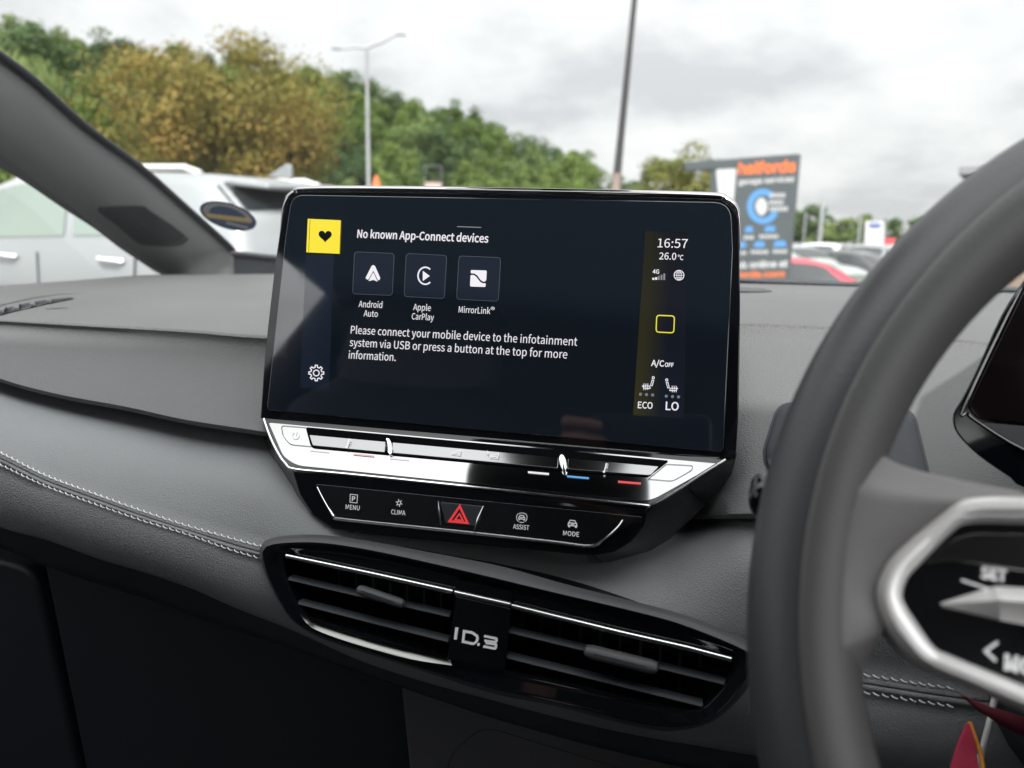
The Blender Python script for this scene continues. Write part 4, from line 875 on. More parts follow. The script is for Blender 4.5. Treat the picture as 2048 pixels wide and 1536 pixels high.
# ================================================================== red key tag and strap at the lower right
tg = thing('key_tag', tuple(PD(1938, 1560, .36)), 'pointed red leather tag with orange edge, below the steering wheel', 'key tag')
tpl = Pl(PD(1936, 1500, .36), -(ray(1936, 1500))); tpl = Pl(tpl.p, (tpl.n + V((.35, 0, 0))))
a = MB(); a.prism(rnd(tpl.pts([(1937, 1443), (1950, 1482), (1958, 1536), (1975, 1640), (1880, 1640), (1904, 1536), (1917, 1492)]), .002), tpl.n * -.003); a.build('leather', mat('red_leather', (.42, .03, .07), .5, bump=('leather', 700, .3, .0004)), tg, bevel=.0004)
a = MB(); a.tube([tpl.off(-.0012).at(*q) for q in [(1939, 1444), (1952, 1482), (1961, 1505), (1966, 1536), (1982, 1640)]], .0011, 8); a.build('orange_edge', mat('orange_edge', (.75, .28, .05), .5), tg)
rd = MB(); rd.tube([PD(1990, 1395, .37), PD(1978, 1450, .37), PD(1960, 1520, .37), PD(1930, 1640, .37)], .0016, 10)
tag(rd.build('metal_rod', M['satin']), 'thin silver rod standing behind the red tag under the wheel', 'rod')
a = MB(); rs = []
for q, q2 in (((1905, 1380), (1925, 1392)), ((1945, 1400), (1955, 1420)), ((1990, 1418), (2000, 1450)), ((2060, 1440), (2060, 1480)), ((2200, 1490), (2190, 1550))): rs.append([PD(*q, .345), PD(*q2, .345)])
a.grid(rs); o = a.build('red_reflection', mat('reflection_red', (.11, .010, .02), .7, bump=('noise', 900, .4, .0005))); sm = o.modifiers.new('thick', 'SOLIDIFY'); sm.thickness = .002  # made-up band for the red reflection under the wheel trim
tag(o, 'dark red strap under the silver trim of the steering wheel', 'reflection')

# ================================================================== OUTSIDE
def sstep(a, b, x):
    t = min(1, max(0, (x - a) / (b - a))); return t * t * (3 - 2 * t)
def ground_z(x, y):
    d = math.hypot(x, y)
    z = -.46 * math.exp(-((x - 2) ** 2 + (y - 14) ** 2) / 60.0) - .12 * sstep(12, 40, d) * sstep(-2, 6, x)
    z += .85 * sstep(9, 24, y - x * .35) * sstep(2, -6, x)
    return z
def polar(px, d):
    """ground point seen in pixel column px, d metres from the camera."""
    r = ray(px, 490); r.z = 0; r.normalize(); p = CAM + r * d; return p.x, p.y
def zat(px, py, d):
    r = ray(px, py); h = math.hypot(r.x, r.y); return CAM.z + r.z / h * d
M['asphalt'] = mat('asphalt', (.055, .055, .057), .85, bump=('noise', 60, .5, .01), vary=(.6, .2))
M['bark'] = mat('bark', (.16, .12, .085), .9, bump=('noise', 14, .8, .05), vary=(3, .3))
g = MB(); rad = [2, 3.5, 5, 7, 9, 12, 15, 18, 22, 27, 34, 45, 60, 90, 150, 300, 700, 1500]; rows = []
for r in rad: rows.append([V((r * math.cos(2 * math.pi * k / 96), r * math.sin(2 * math.pi * k / 96), ground_z(r * math.cos(2 * math.pi * k / 96), r * math.sin(2 * math.pi * k / 96)))) for k in range(96)])
g.grid(rows, True); g.poly(rows[0]); g.build('ground', M['asphalt'], kind='structure')

# hill with the wood on it
RIDGE = [(-700, -20), (-300, 20), (0, 84), (100, 84), (200, 92), (300, 92), (420, 112), (560, 130), (735, 172), (770, 186), (850, 206), (905, 206), (960, 243), (1060, 283), (1130, 306), (1190, 348), (1260, 392), (1400, 440), (1700, 470), (2300, 480)]
ridge = pchip([a for a, b in RIDGE], [b for a, b in RIDGE])
DH = 170.0
def hill_z(px, d):
    zr = zat(px, ridge(px), DH) - 9.5
    t = sstep(75, 170, d)
    return -.3 + max(0, zr + .3) * (t if d <= 170 else 1 - .3 * sstep(170, 420, d))
h = MB(); rows = []
for d in (70, 80, 95, 110, 125, 140, 155, 170, 200, 260, 420):
    rows.append([V(polar(px, d) + (hill_z(px, d) - (1.2 if d == 70 else 0),)) for px in range(-700, 1700, 50)])
h.grid(rows); h.build('hill', mat('hill_grass', (.05, .075, .025), .9, vary=(.15, .3)), kind='structure')

def leafmat(name, c1, c2, c3, scale=.55, trans=.25):
    m = bpy.data.materials.new(name); m.use_nodes = True; t = m.node_tree; b = t.nodes['Principled BSDF']; b.inputs['Roughness'].default_value = .6; b.inputs['Specular IOR Level'].default_value = .2
    tc = t.nodes.new('ShaderNodeTexCoord'); no = t.nodes.new('ShaderNodeTexNoise'); no.inputs['Scale'].default_value = scale; no.inputs['Detail'].default_value = 3
    oi = t.nodes.new('ShaderNodeObjectInfo'); ge = t.nodes.new('ShaderNodeNewGeometry')
    t.links.new(tc.outputs['Object'], no.inputs['Vector'])
    a = t.nodes.new('ShaderNodeMath'); a.operation = 'MULTIPLY_ADD'; t.links.new(ge.outputs['Random Per Island'], a.inputs[0]); a.inputs[1].default_value = .17; t.links.new(no.outputs['Fac'], a.inputs[2])
    a2 = t.nodes.new('ShaderNodeMath'); a2.operation = 'MULTIPLY_ADD'; t.links.new(oi.outputs['Random'], a2.inputs[0]); a2.inputs[1].default_value = .26; t.links.new(a.outputs[0], a2.inputs[2])
    r = t.nodes.new('ShaderNodeValToRGB'); e = r.color_ramp.elements; e[0].position = .44; e[0].color = c1 + (1,); e[1].position = .92; e[1].color = c3 + (1,); q = e.new(.68); q.color = c2 + (1,)
    t.links.new(a2.outputs[0], r.inputs[0]); t.links.new(r.outputs[0], b.inputs['Base Color'])
    tr = t.nodes.new('ShaderNodeBsdfTranslucent'); t.links.new(r.outputs[0], tr.inputs[0]); mi = t.nodes.new('ShaderNodeMixShader'); mi.inputs[0].default_value = trans
    o = t.nodes['Material Output']; t.links.new(b.outputs[0], mi.inputs[1]); t.links.new(tr.outputs[0], mi.inputs[2]); t.links.new(mi.outputs[0], o.inputs[0]); return m
M['leafg'] = leafmat('green_leaves', (.055, .10, .02), (.10, .155, .032), (.165, .225, .05))
M['leafd'] = leafmat('dark_leaves', (.036, .07, .024), (.06, .105, .034), (.10, .15, .05))
M['leafl'] = leafmat('light_leaves', (.08, .13, .035), (.14, .20, .06), (.22, .27, .09))
M['leafo'] = leafmat('autumn_leaves', (.135, .135, .03), (.225, .185, .042), (.37, .215, .06), .28)
M['leafy'] = leafmat('olive_leaves', (.08, .10, .02), (.15, .165, .035), (.24, .22, .06))
def crown(mb, rng, cx, cy, cz, rx, ry, rz, nclump, nleaf, ls, lumps=.28, droop=0):
    """billowing crown: rounded leaf clumps of several sizes spread through an uneven volume, each built of many small leaf faces."""
    R0 = (rx * ry * rz) ** (1 / 3)
    for i in range(nclump):
        while True:
            d = V((rng.gauss(0, 1), rng.gauss(0, 1), rng.gauss(0, 1)))
            if d.length > .1: break
        d.normalize(); q = rng.uniform(.55, .90) if i > nclump * .25 else rng.uniform(.1, .6)
        k = 1 + lumps * (math.sin(d.x * 4.1 + d.y * 2.7 + cx) * .6 + math.sin(d.z * 5.3 + d.x * 3.9 + 1.3) * .5)
        c = V((cx + d.x * rx * q * k, cy + d.y * ry * q * k, cz + d.z * rz * q * k)); cr0 = R0 * rng.uniform(.14, .30)
        for j in range(nleaf):
            n = V((rng.gauss(0, 1), rng.gauss(0, 1), rng.gauss(.25, 1))); n.normalize(); rr = cr0 * (rng.uniform(.62, 1.0) if rng.random() < .85 else rng.uniform(.95, 1.28))
            p = c + V((n.x * rr * 1.1, n.y * rr * 1.1, n.z * rr * .85))
            if droop: p.z -= abs(rng.gauss(0, droop))
            n = n + V((rng.uniform(-.7, .7), rng.uniform(-.7, .7), rng.uniform(-.3, .8))); n.normalize()
            a = n.orthogonal().normalized(); a = Matrix.Rotation(rng.uniform(0, 6.28), 3, n) @ a; b = n.cross(a); l = ls * rng.uniform(.6, 1.4)
            w = l * .5
            if droop: a = (a * .5 + V((0, 0, -1))).normalized(); b = n.cross(a).normalized(); l *= 1.5; w *= .6
            mb.add([p - a * l * .5, p + b * w * .5, p + a * l * .5, p - b * w * .5], [(0, 1, 2, 3)])
def trunk(mb, rng, h, r, n=6, spread=.5, top=None):
    mb.tube([(0, 0, -.6), (0, 0, .2), (.05 * h, .02 * h, h * .45), (.04 * h, .03 * h, h * .8)], [r * 1.35, r, r * .7, r * .35], 10)
    for i in range(n):
        a = 6.283 * i / n + rng.uniform(-.3, .3); z0 = h * rng.uniform(.28, .6); e = V((math.cos(a) * spread * h * .45, math.sin(a) * spread * h * .45, z0 + h * rng.uniform(.2, .38)))
        s = V((.03 * h, .015 * h, z0)); mb.tube([s, s.lerp(e, .5) + V((0, 0, -.02 * h)), e], [r * .45, r * .3, r * .12], 7)
def tree(name, label, loc, H, wd, lm, seed, nclump=110, nleaf=46, ls=.30, group=None, base=.18, droop=0, lumps=.28, stems=1):
    rng = random.Random(seed); t = thing(name, loc, label, 'tree', group)
    a = MB()
    trunk(a, rng, H * .9, H * .022)
    if stems > 1:
        for k in range(stems):
            an = 6.28 * k / stems; a.tube([(0, 0, 0), (math.cos(an) * .5, math.sin(an) * .5, H * .25), (math.cos(an) * 1.3, math.sin(an) * 1.3, H * .6)], [H * .018, H * .014, H * .006], 8)
    a.build('trunk', M['bark'], t, local=True)
    c = MB(); crown(c, rng, 0, 0, H * (base + (1 - base) / 2), wd / 2, wd / 2, H * (1 - base) / 2, nclump, nleaf, ls, lumps, droop)
    c.build('crown', M[lm], t, smooth=False, local=True); return t
def place(px, d): 
    x, y = polar(px, d); return x, y
# prototypes for the wood, then copies set row by row up the hill
protos = []
for k, lm in enumerate(('leafg', 'leafd', 'leafg', 'leafl', 'leafd')):
    protos.append(tree('woodland_tree', 'green broadleaf tree in the wood covering the hillside', (0, 0, 0), 11, 10.5, lm, 100 + k, 46, 130, .48, 'trees of the wood on the hill', .04, lumps=.15))
rng = random.Random(5); first = set()
for d, stepx, sz in ((168, 62, .95), (150, 66, .95), (132, 70, .92), (116, 78, .9), (100, 84, .82), (86, 92, .72)):
    px = -120 + rng.uniform(0, 40)
    while px < 1300:
        x, y = polar(px, d); z = hill_z(px, d); s = sz * rng.uniform(.78, 1.18)
        if d > 160: s = rng.uniform(.86, 1.05)
        if px > 1160: s *= .62
        k = rng.choice((0, 0, 1, 2, 2, 3, 4)); 
        o = protos[k] if k not in first else copy_tree(protos[k])
        first.add(k); o.location = (x, y, z - .6); o.rotation_euler = (0, 0, rng.uniform(0, 6.28)); o.scale = (s * rng.uniform(.9, 1.1), s * rng.uniform(.9, 1.1), s)
        px += stepx * rng.uniform(.75, 1.25)
for k, p in enumerate(protos):
    if k not in first: p.location = (-60, 150, 20)
def tree_at(name, label, px, ytop, d, wpx, lm, seed, gz=None, **k):
    x, y = polar(px, d); z0 = ground_z(x, y) if gz is None else gz; H = zat(px, ytop, d) - z0; wm = wpx / FPX * d * 1.03
    return tree(name, label, (x, y, z0), H, wm, lm, seed, **k)
tree_at('broadleaf_tree', 'big rounded tree turning orange brown, behind the silver car', 466, 66, 30, 480, 'leafo', 11, nclump=110, nleaf=330, ls=.17, base=.06, stems=4, lumps=.10)
tree_at('broadleaf_tree', 'tall dark green tree at far left, its top showing gaps of sky', 120, 52, 52, 270, 'leafd', 12, nclump=60, nleaf=130, ls=.40, base=.2)
tree_at('broadleaf_tree', 'dark green tree between the far left tree and the orange brown tree', 318, 66, 56, 250, 'leafd', 13, nclump=60, nleaf=130, ls=.40, base=.15)
tree_at('weeping_tree', 'pale green weeping tree above the pillar at the left edge', 30, 92, 34, 235, 'leafl', 14, nclump=70, nleaf=150, ls=.28, base=.05, droop=.5)
tree_at('broadleaf_tree', 'mid green bushy tree below the far left tree, beside the orange one', 205, 150, 46, 200, 'leafg', 15, nclump=60, nleaf=130, ls=.36, base=.05)
tree_at('broadleaf_tree', 'olive green round tree between the leaning mast and the dark sign', 1350, 290, 44, 205, 'leafy', 16, nclump=70, nleaf=150, ls=.26, base=.02, lumps=.12)
for i, (px, yt, d, wd, lm, lab) in enumerate(((1622, 408, 95, 95, 'leafd', 'dark green tree just right of the dark sign'), (1668, 438, 90, 90, 'leafl', 'bright green bushy tree behind the thin grey poles'), (1722, 425, 100, 42, 'leafl', 'narrow light green tree left of the white dealer sign'), (1800, 430, 110, 90, 'leafd', 'dark green tree behind the red and white board'), (1240, 322, 92, 110, 'leafd', 'small dark tree behind the foot of the leaning mast'), (1560, 440, 100, 90, 'leafg', 'green tree hidden mostly behind the dark sign'), (1870, 428, 105, 100, 'leafg', 'green tree seen against the steering wheel rim'))):
    tree_at('broadleaf_tree', lab, px, yt, d, wd, lm, 30 + i, nclump=40, nleaf=90, ls=.42, base=.02, lumps=.15)

# ------------------------------------------------------------------ cars
def glaze(name, c, rough=.06): return mat(name, c, rough, ior=1.7)
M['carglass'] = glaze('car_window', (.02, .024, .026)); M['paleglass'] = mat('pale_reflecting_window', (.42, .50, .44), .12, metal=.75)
M['tyre'] = mat('tyre', (.02, .02, .02), .8); M['alloy'] = mat('alloy', (.5, .5, .52), .3, metal=1); M['tail'] = mat('tail_light', (.35, .02, .03), .2, coat=1); M['lamp'] = mat('head_light', (.7, .72, .74), .1, coat=1)
def carshape(L, Wd, H, suv):
    # stations: x, half width, belt height, top height, roof half width
    h = Wd / 2; r = -L / 2
    if suv: st = [(r, .86 * h, .78, .92, .74), (r + .05, .93 * h, .90, 1.02, .80), (r + .14, .96 * h, 1.0, 1.20, .80), (r + .28, .98 * h, 1.02, H - .17, .76), (r + .42, 1.0 * h, 1.02, H - .06, .76), (r + .8, h, 1.01, H - .02, .77), (r + 1.5, h, .99, H, .78), (r + 2.2, h, .97, H - .01, .78), (r + 2.7, h, .96, H - .07, .75), (r + 3.1, h, .97, H - .25, .72), (r + 3.45, h, .98, 1.10, .80), (r + 3.9, .98 * h, .94, 1.02, .80), (r + 4.3, .92 * h, .85, .92, .72), (L / 2, .80 * h, .70, .76, .6)]
    else: st = [(r, .86 * h, .72, .80, .74), (r + .06, .94 * h, .84, .92, .80), (r + .20, .97 * h, .92, 1.10, .74), (r + .42, .99 * h, .94, H - .14, .70), (r + .70, h, .94, H - .03, .70), (r + 1.3, h, .93, H, .71), (r + 1.9, h, .91, H - .02, .71), (r + 2.35, h, .90, H - .12, .68), (r + 2.8, h, .90, 1.10, .72), (r + 3.05, h, .90, .97, .78), (r + 3.5, .97 * h, .86, .90, .78), (r + 3.9, .90 * h, .76, .82, .7), (L / 2, .78 * h, .62, .68, .6)]
    fs = [pchip([s[0] for s in st], [s[k] for s in st]) for k in range(1, 5)]
    def prof(x):
        w_, zb, zt, yr = [f(x) for f in fs]; yr = min(yr * h / .93 * 1.0, w_ * .95)
        if zt < zb + .12: pts = [(.82 * w_, .22), (.98 * w_, .34), (w_, .60), (.97 * w_, zb - .05), (.92 * w_, zb), (.86 * w_, zb + (zt - zb) * .5), (.7 * w_, zt - .01), (.35 * w_, zt), (0, zt + .01)]
        else: pts = [(.82 * w_, .22), (.98 * w_, .34), (w_, .60), (.98 * w_, zb - .08), (.94 * w_, zb), (yr + (w_ * .94 - yr) * .18, zt - .07 - .02), (yr - .06, zt - .015), (yr * .5, zt + .01), (0, zt + .02)]
        return pts + [(-a, b) for a, b in pts[-2::-1]]
    return st, prof
def at_s(P, s):
    i = min(len(P) - 2, int(s)); t = s - i; return P[i][0] + (P[i + 1][0] - P[i][0]) * t, P[i][1] + (P[i + 1][1] - P[i][1]) * t
def make_car(label, loc, rz, paint, L=4.2, Wd=1.8, H=1.46, suv=False, glass='carglass', group=None, name='parked_car', roof=None):
    t = thing(name, loc, label, 'car', group, rz=rz); st, prof = carshape(L, Wd, H, suv)
    xs = []
    for i in range(len(st) - 1):
        for k in range(3): xs.append(st[i][0] + (st[i + 1][0] - st[i][0]) * k / 3)
    xs.append(st[-1][0])
    b = MB(); rows = [[V((x, y, z)) for y, z in prof(x)] for x in xs]; b.grid(rows); b.poly(list(reversed(rows[0]))); b.poly(rows[-1]); body = b.build('body', paint, t, sharp=42, local=True)
    def patch(nm, x0, x1, s0, s1, m_, x2=None, x3=None, off=.006, par=None, n=8, ns=6):
        a = MB(); rr = []
        for i in range(n + 1):
            r_ = []
            for j in range(ns + 1):
                u = j / ns; xa = x0 + ((x2 if x2 is not None else x0) - x0) * u; xb = x1 + ((x3 if x3 is not None else x1) - x1) * u; x = xa + (xb - xa) * i / n
                P = prof(x); y, z = at_s(P, s0 + (s1 - s0) * u); c = V((0, .0, .7)); e = V((0, y, z)) - V((0, 0, .7)); e.normalize(); r_.append(V((x, y, z)) + e * off)
            rr.append(r_)
        a.grid(rr); return a.build(nm, m_, par or t, local=True)
    r = -L / 2; G = M[glass]
    if suv:
        rear = (r + .15, r + .37); wsx = (r + 2.78, r + 3.4); side = ((r + .95, r + 1.62), (r + 1.72, r + 2.75))
    else: rear = (r + .12, r + .46); wsx = (r + 2.32, r + 2.85); side = ((r + .85, r + 1.45), (r + 1.52, r + 2.4))
    patch('rear_window', rear[0], rear[1], 5.7, 10.3, M['carglass'], off=.008, n=6, ns=10); patch('front_window', wsx[0], wsx[1], 5.6, 10.4, M['carglass'], off=.008, n=6, ns=10)
    for a0, a1 in ((4.08, 5.0), (11.92, 11.0)):
        patch('side_window', side[0][0] - .25, side[0][1], a0, a1, G, side[0][0] + .12, side[0][1]); patch('side_window', side[1][0], side[1][1] + .42, a0, a1, G, side[1][0], side[1][1] - .15)
    for a0, a1 in ((2.3, 3.4), (13.7, 12.6)):
        patch('tail_light', r + .015, r + .34, a0 + ((.55 if a0 < 8 else -.55) if suv else 0), a1 + ((.45 if a0 < 8 else -.45) if suv else 0), M['tail'], n=4, ns=3); patch('head_light', L / 2 - .42, L / 2 - .1, a0 + (.2 if a0 < 8 else -.2), a1, M['lamp'], n=4, ns=3)
    for x in (r + .78, L / 2 - .85):
        for s in (-1, 1):
            w_ = MB(); w_.lathe([(.2, -.1), (.30, -.11), (.33, -.08), (.33, .08), (.30, .11), (.2, .10)], 28, (x, s * (Wd / 2 - .10), .33), 'y'); wh = w_.build('wheel', M['tyre'], t, local=True)
            w_ = MB(); w_.lathe([(.0, s * .105), (.05, s * .112), (.21, s * .098)], 20, (x, s * (Wd / 2 - .10), .33), 'y'); w_.build('wheel_rim', M['alloy'], wh, local=True)
    if suv:
        for s in (-1, 1):
            a = MB(); a.tube([(r + .65, s * .60, H - .03), (r + .80, s * .60, H + .012), (r + 1.6, s * .61, H + .028), (r + 2.5, s * .60, H + .01), (r + 2.62, s * .60, H - .05)], .022, 8); a.build('roof_rail', M['satin'], t, local=True)
        a = MB(); a.prism([(r + .34, .64, H - .075), (r + .08, .58, H - .10), (r + .05, .0, H - .07), (r + .08, -.58, H - .10), (r + .34, -.64, H - .075)], (0, 0, -.04)); a.build('spoiler', paint, t, bevel=.015, local=True)
        a = MB(); a.prism([(r + .62, .015, H + .0), (r + .40, .015, H - .03), (r + .40, .015, H + .075), (r + .44, .015, H + .085)], (0, -.03, 0)); a.build('aerial_fin', paint, t, bevel=.008, local=True)
        for s in (-1, 1):
            for x in (r + 1.05, r + 2.2):
                a = MB(); a.tube([(x, s * (Wd / 2 - .005), .86), (x + .04, s * (Wd / 2 + .025), .865), (x + .20, s * (Wd / 2 + .025), .87), (x + .24, s * (Wd / 2 - .005), .875)], .016, 8); a.build('door_handle', M['satin'], t, local=True)
            for x0, x1 in ((r + .98, r + .90), (r + 1.95, r + 1.98)):
                a = MB(); pts = []
                for z in (.34, .6, .8, .9): 
                    P = prof(x0); pts.append((x0 + (x1 - x0) * (z - .34), s * (max(at_s(P, q)[0] for q in [k * .1 for k in range(45)] if abs(at_s(P, q)[1] - z) < .08) + .001), z))
                a.tube(pts, .006, 6); a.build('door_seam', M['black'], t, local=True)
    return t
P_silver = mat('silver_paint', (.30, .315, .32), .3, metal=.3, coat=.8); P_white = mat('white_paint', (.75, .76, .76), .35, coat=1); P_red = mat('red_paint', (.50, .02, .05), .3, coat=1); P_dark = mat('dark_paint', (.03, .035, .04), .3, coat=1); P_grey = mat('grey_paint', (.22, .24, .25), .3, metal=.4, coat=1); P_green = mat('pale_green_paint', (.40, .46, .42), .3, metal=.4, coat=1)
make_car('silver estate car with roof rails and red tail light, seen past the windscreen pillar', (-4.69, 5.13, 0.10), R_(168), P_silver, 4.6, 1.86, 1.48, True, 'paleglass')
def car_at(label, px, d, rz, paint, gz=None, H=1.46, **k):
    x, y = polar(px, d); g_ = ground_z(x, y) if gz is None else gz
    return make_car(label, (x, y, g_), R_(rz), paint, H=H, group='cars parked across the yard', **k)
car_at('red car with pale windows, nearest of the cars beside the dark sign', 1625, 17, 4, P_red, gz=-.50)
car_at('pale green silver car behind the red car near the dark sign', 1600, 25, -50, P_green, gz=-.22)
car_at('dark car with a shiny windscreen beside the steering wheel rim', 1730, 27, -30, P_dark, gz=-.36)
car_at('white car in the back row left of the white dealer sign', 1655, 34, 70, P_white)
car_at('grey car in the back row under the bright green tree', 1590, 38, 60, P_grey)
car_at('silver car in the back row in front of the white dealer sign', 1740, 36, 75, P_silver)
car_at('red car behind the silver estate car, roof just above the screen', 632, 20, 20, P_red, H=1.5)
car_at('small white car at the foot of the leaning mast', 1232, 30, 30, P_white)

# ------------------------------------------------------------------ lamp post, mast, poles
M['steel'] = mat('galvanised_steel', (.34, .35, .36), .5, metal=.5, vary=(1.5, .12)); M['greypaint'] = mat('grey_pole_paint', (.26, .27, .28), .5)
x, y = polar(738, 33); z0 = ground_z(x, y); zt = zat(734, 96, 33)
lp = thing('street_lamp', (x, y, z0), 'grey double armed street lamp standing before the wooded hill', 'street lamp')
a = MB(); a.tube([(x, y, z0 - .3), (x, y, z0 + 1.2), (x, y, z0 + 1.25), (x, y, zt)], [.11, .11, .085, .06], 12); a.build('post', M['steel'], lp)
cr_ = ROT @ V((1, 0, 0)); cr_.z = 0; cr_.normalize()
for s, l, hgt in ((-1, 1.05, -.06), (1, 1.20, .52)):
    a = MB(); e = V((x, y, zt)) + cr_ * s * l + V((0, 0, hgt)); a.tube([V((x, y, zt)), V((x, y, zt)) + cr_ * s * l * .5 + V((0, 0, hgt * .35 + .03)), e], [.05, .045, .04], 8); a.build('lamp_arm', M['steel'], lp)
    a = MB(); a.tube([e - cr_ * s * .05, e + cr_ * s * .05, e + cr_ * s * .30, e + cr_ * s * .38], [.05, .09, .08, .03], 10, flat=.5); a.build('lamp_head', M['greypaint'], lp)
dm = 12.0; p0 = V(polar(1229, dm) + (0,)); p0.z = ground_z(p0.x, p0.y)
b0 = CAM + ray(1232, 372) * (dm / math.hypot(ray(1232, 372).x, ray(1232, 372).y)); t0 = CAM + ray(1269, 0) * (dm / math.hypot(ray(1269, 0).x, ray(1269, 0).y)); dv_ = t0 - b0
foot = b0 - dv_ * ((b0.z - p0.z) / dv_.z)
ms = thing('flag_mast', tuple(foot), 'tall thin grey mast leaning right, rising past the top of the view', 'mast')
a = MB(); a.tube([foot, b0 + dv_ * .02, b0 + dv_ * .3, t0, t0 + dv_ * .8], [.072, .062, .052, .040, .026], 12); a.build('shaft', mat('mast_paint', (.05, .05, .05), .45, metal=.3, vary=(2, .2)), ms)
a = MB(); a.tube([foot + dv_ * .0, b0 + dv_ * -.03, b0 + dv_ * .07], [.085, .075, .066], 12); a.build('lower_sleeve', mat('mast_sleeve', (.26, .20, .18), .6, vary=(4, .2)), ms)
for i, (px, yt, d, r, lab) in enumerate(((1638, 394, 60, .17, 'thickest of the thin grey poles right of the dark sign'), (1606, 425, 62, .07, 'thin pale pole closest to the dark sign'), (1716, 420, 66, .10, 'thin grey pole just left of the white dealer sign'), (1768, 405, 70, .06, 'thin pole rising behind the white dealer sign'))):
    x, y = polar(px, d); z0 = ground_z(x, y); zt = zat(px, yt, d); a = MB(); a.tube([(x, y, z0 - .3), (x, y, z0 + 1), (x, y, zt)], [r, r * .9, r * .6], 10); a.lathe([(r * 1.5, 0), (r * 1.5, .25), (r, .3)], 10, (x, y, z0))
    tag(a.build('pole', M['steel']), lab, 'pole', 'poles in the yard')
# thin post carrying a small board, and an orange marker
x, y = polar(866, 40); z0 = ground_z(x, y); z1 = zat(866, 332, 40); z2 = zat(866, 365, 40); z3 = zat(866, 378, 40)
q = thing('small_sign', (x, y, z0), 'small pale pink board on a thin frame before the wooded hill', 'sign'); a = MB()
for s in (-.42, .42): a.tube([V((x, y, z0)) + cr_ * s, V((x, y, z1)) + cr_ * s], .014, 6)
a.tube([V((x, y, z1)) - cr_ * .42, V((x, y, z1)) + cr_ * .42], .014, 6); a.build('sign_frame', M['steel'], q)
a = MB(); c = V((x, y, 0)); a.prism([c + cr_ * s + V((0, 0, zz)) for s, zz in ((-.4, z3), (.4, z3), (.4, z2), (-.4, z2))], (0, .04, 0)); a.build('board', mat('pink_board', (.55, .40, .36), .6), q)
x, y = polar(754, 17); z0 = ground_z(x, y); z1 = zat(754, 352, 17)
q = thing('traffic_marker', (x, y, z0), 'orange cone shaped marker on a post beside the street lamp', 'marker'); a = MB(); a.tube([(x, y, z0), (x, y, z1 - .32)], .04, 8); a.build('post', M['greypaint'], q)
a = MB(); a.lathe([(.001, z1), (.03, z1), (.13, z1 - .32), (.15, z1 - .33), (.15, z1 - .35), (.001, z1 - .35)], 18, (x, y, 0)); a.build('orange_cone', mat('marker_orange', (.72, .16, .05), .6), q)

# ------------------------------------------------------------------ dark totem sign
def vplane(px, py, d, ang):
    u = V((math.cos(R_(ang)), math.sin(R_(ang)), 0)); p = CAM + ray(px, py) * (d / math.hypot(ray(px, py).x, ray(px, py).y)); return Pl(p, (u.y, -u.x, 0))
SP = vplane(1537, 435, 14, -21)
sg = thing('totem_sign', tuple(V((SP.p.x, SP.p.y, ground_z(SP.p.x, SP.p.y)))), 'tall slate grey sign with orange and white lettering and a blue wheel graphic', 'sign')
slate = mat('slate_sign_face', (.085, .10, .105), .5, vary=(2, .05)); WH = mat('sign_white', (.60, .60, .60), .5); ORG = mat('sign_orange', (.85, .20, .05), .5); BLU = mat('sign_blue', (.10, .30, .62), .5); PALE = mat('sign_grey', (.55, .56, .56), .5)
a = MB(); a.prism(SP.pts([(1476, 316), (1597, 307), (1574, 566), (1450, 580)]), SP.n * -.16); face = a.build('sign_board', slate, sg, bevel=.01)
a = MB(); a.prism(SP.off(-.02).pts([(1369, 324), (1476, 316.5), (1474, 336), (1370, 342)]), SP.n * -.12); a.build('sign_arm', slate, sg, bevel=.01)
a = MB(); a.prism(SP.off(-.04).pts([(1421, 338), (1432, 337), (1428, 560), (1417, 560)]), SP.n * -.08); a.build('sign_post', slate, sg, bevel=.01)
a = MB(); a.prism([SP.off(-.03).at(*tuple(q)[:2]) for q in rnd([(1432, 337, 0), (1472, 334, 0), (1469, 396, 0), (1464, 402, 0), (1437, 402, 0)], [5, 4, 8, 8, 4], 4)], SP.n * -.03); a.build('white_panel', mat('white_acrylic', (.60, .61, .62), .4), sg)
F1 = SP.off(.004); F2 = SP.off(.008); F3 = SP.off(.012)
a = MB(); text(a, 'halfords', (1476, 348), (1591, 343), F1, 23, .03, 'i'); text(a, 'halfords.com', (1446, 556), (1569, 553), F1, 12, .03, 'i'); a.build('orange_lettering', ORG, face, smooth=False)
a = MB(); text(a, 'garage services', (1477, 369), (1588, 363), F1, 11, .02, 'i'); text(a, 'book online at', (1452, 537), (1576, 533), F1, 13, .03, 'i'); 
# three lines of small white lettering beside the wheel and captions under the icons: too blurred to read, kept as marks
for yy, x0, x1 in ((391, 1540, 1572), (405, 1538, 1568), (418, 1540, 1577)):
    n_ = 6
    for k in range(n_):
        xa = x0 + (x1 - x0) * k / n_; xb = x0 + (x1 - x0) * (k + .62) / n_; fill(a, [(xa, yy - 4.5), (xb, yy - 5), (xb, yy + 4), (xa, yy + 4.5)], F3)
for x0, x1, yy in ((1488, 1509, 475), (1519, 1558, 473), (1480, 1494, 506), (1502, 1538, 504), (1546, 1576, 503)):
    n_ = max(3, int((x1 - x0) / 6))
    for k in range(n_):
        xa = x0 + (x1 - x0) * k / n_; xb = x0 + (x1 - x0) * (k + .65) / n_; fill(a, [(xa, yy - 3.5), (xb, yy - 3.7), (xb, yy + 3.2), (xa, yy + 3.5)], F1)
a.build('white_lettering', WH, face, smooth=False)
a = MB(); stroke(a, [(1526 + 26 * math.cos(R_(k)), 413 + 29 * math.sin(R_(k))) for k in range(20, 326, 9)], 12, F1, False)
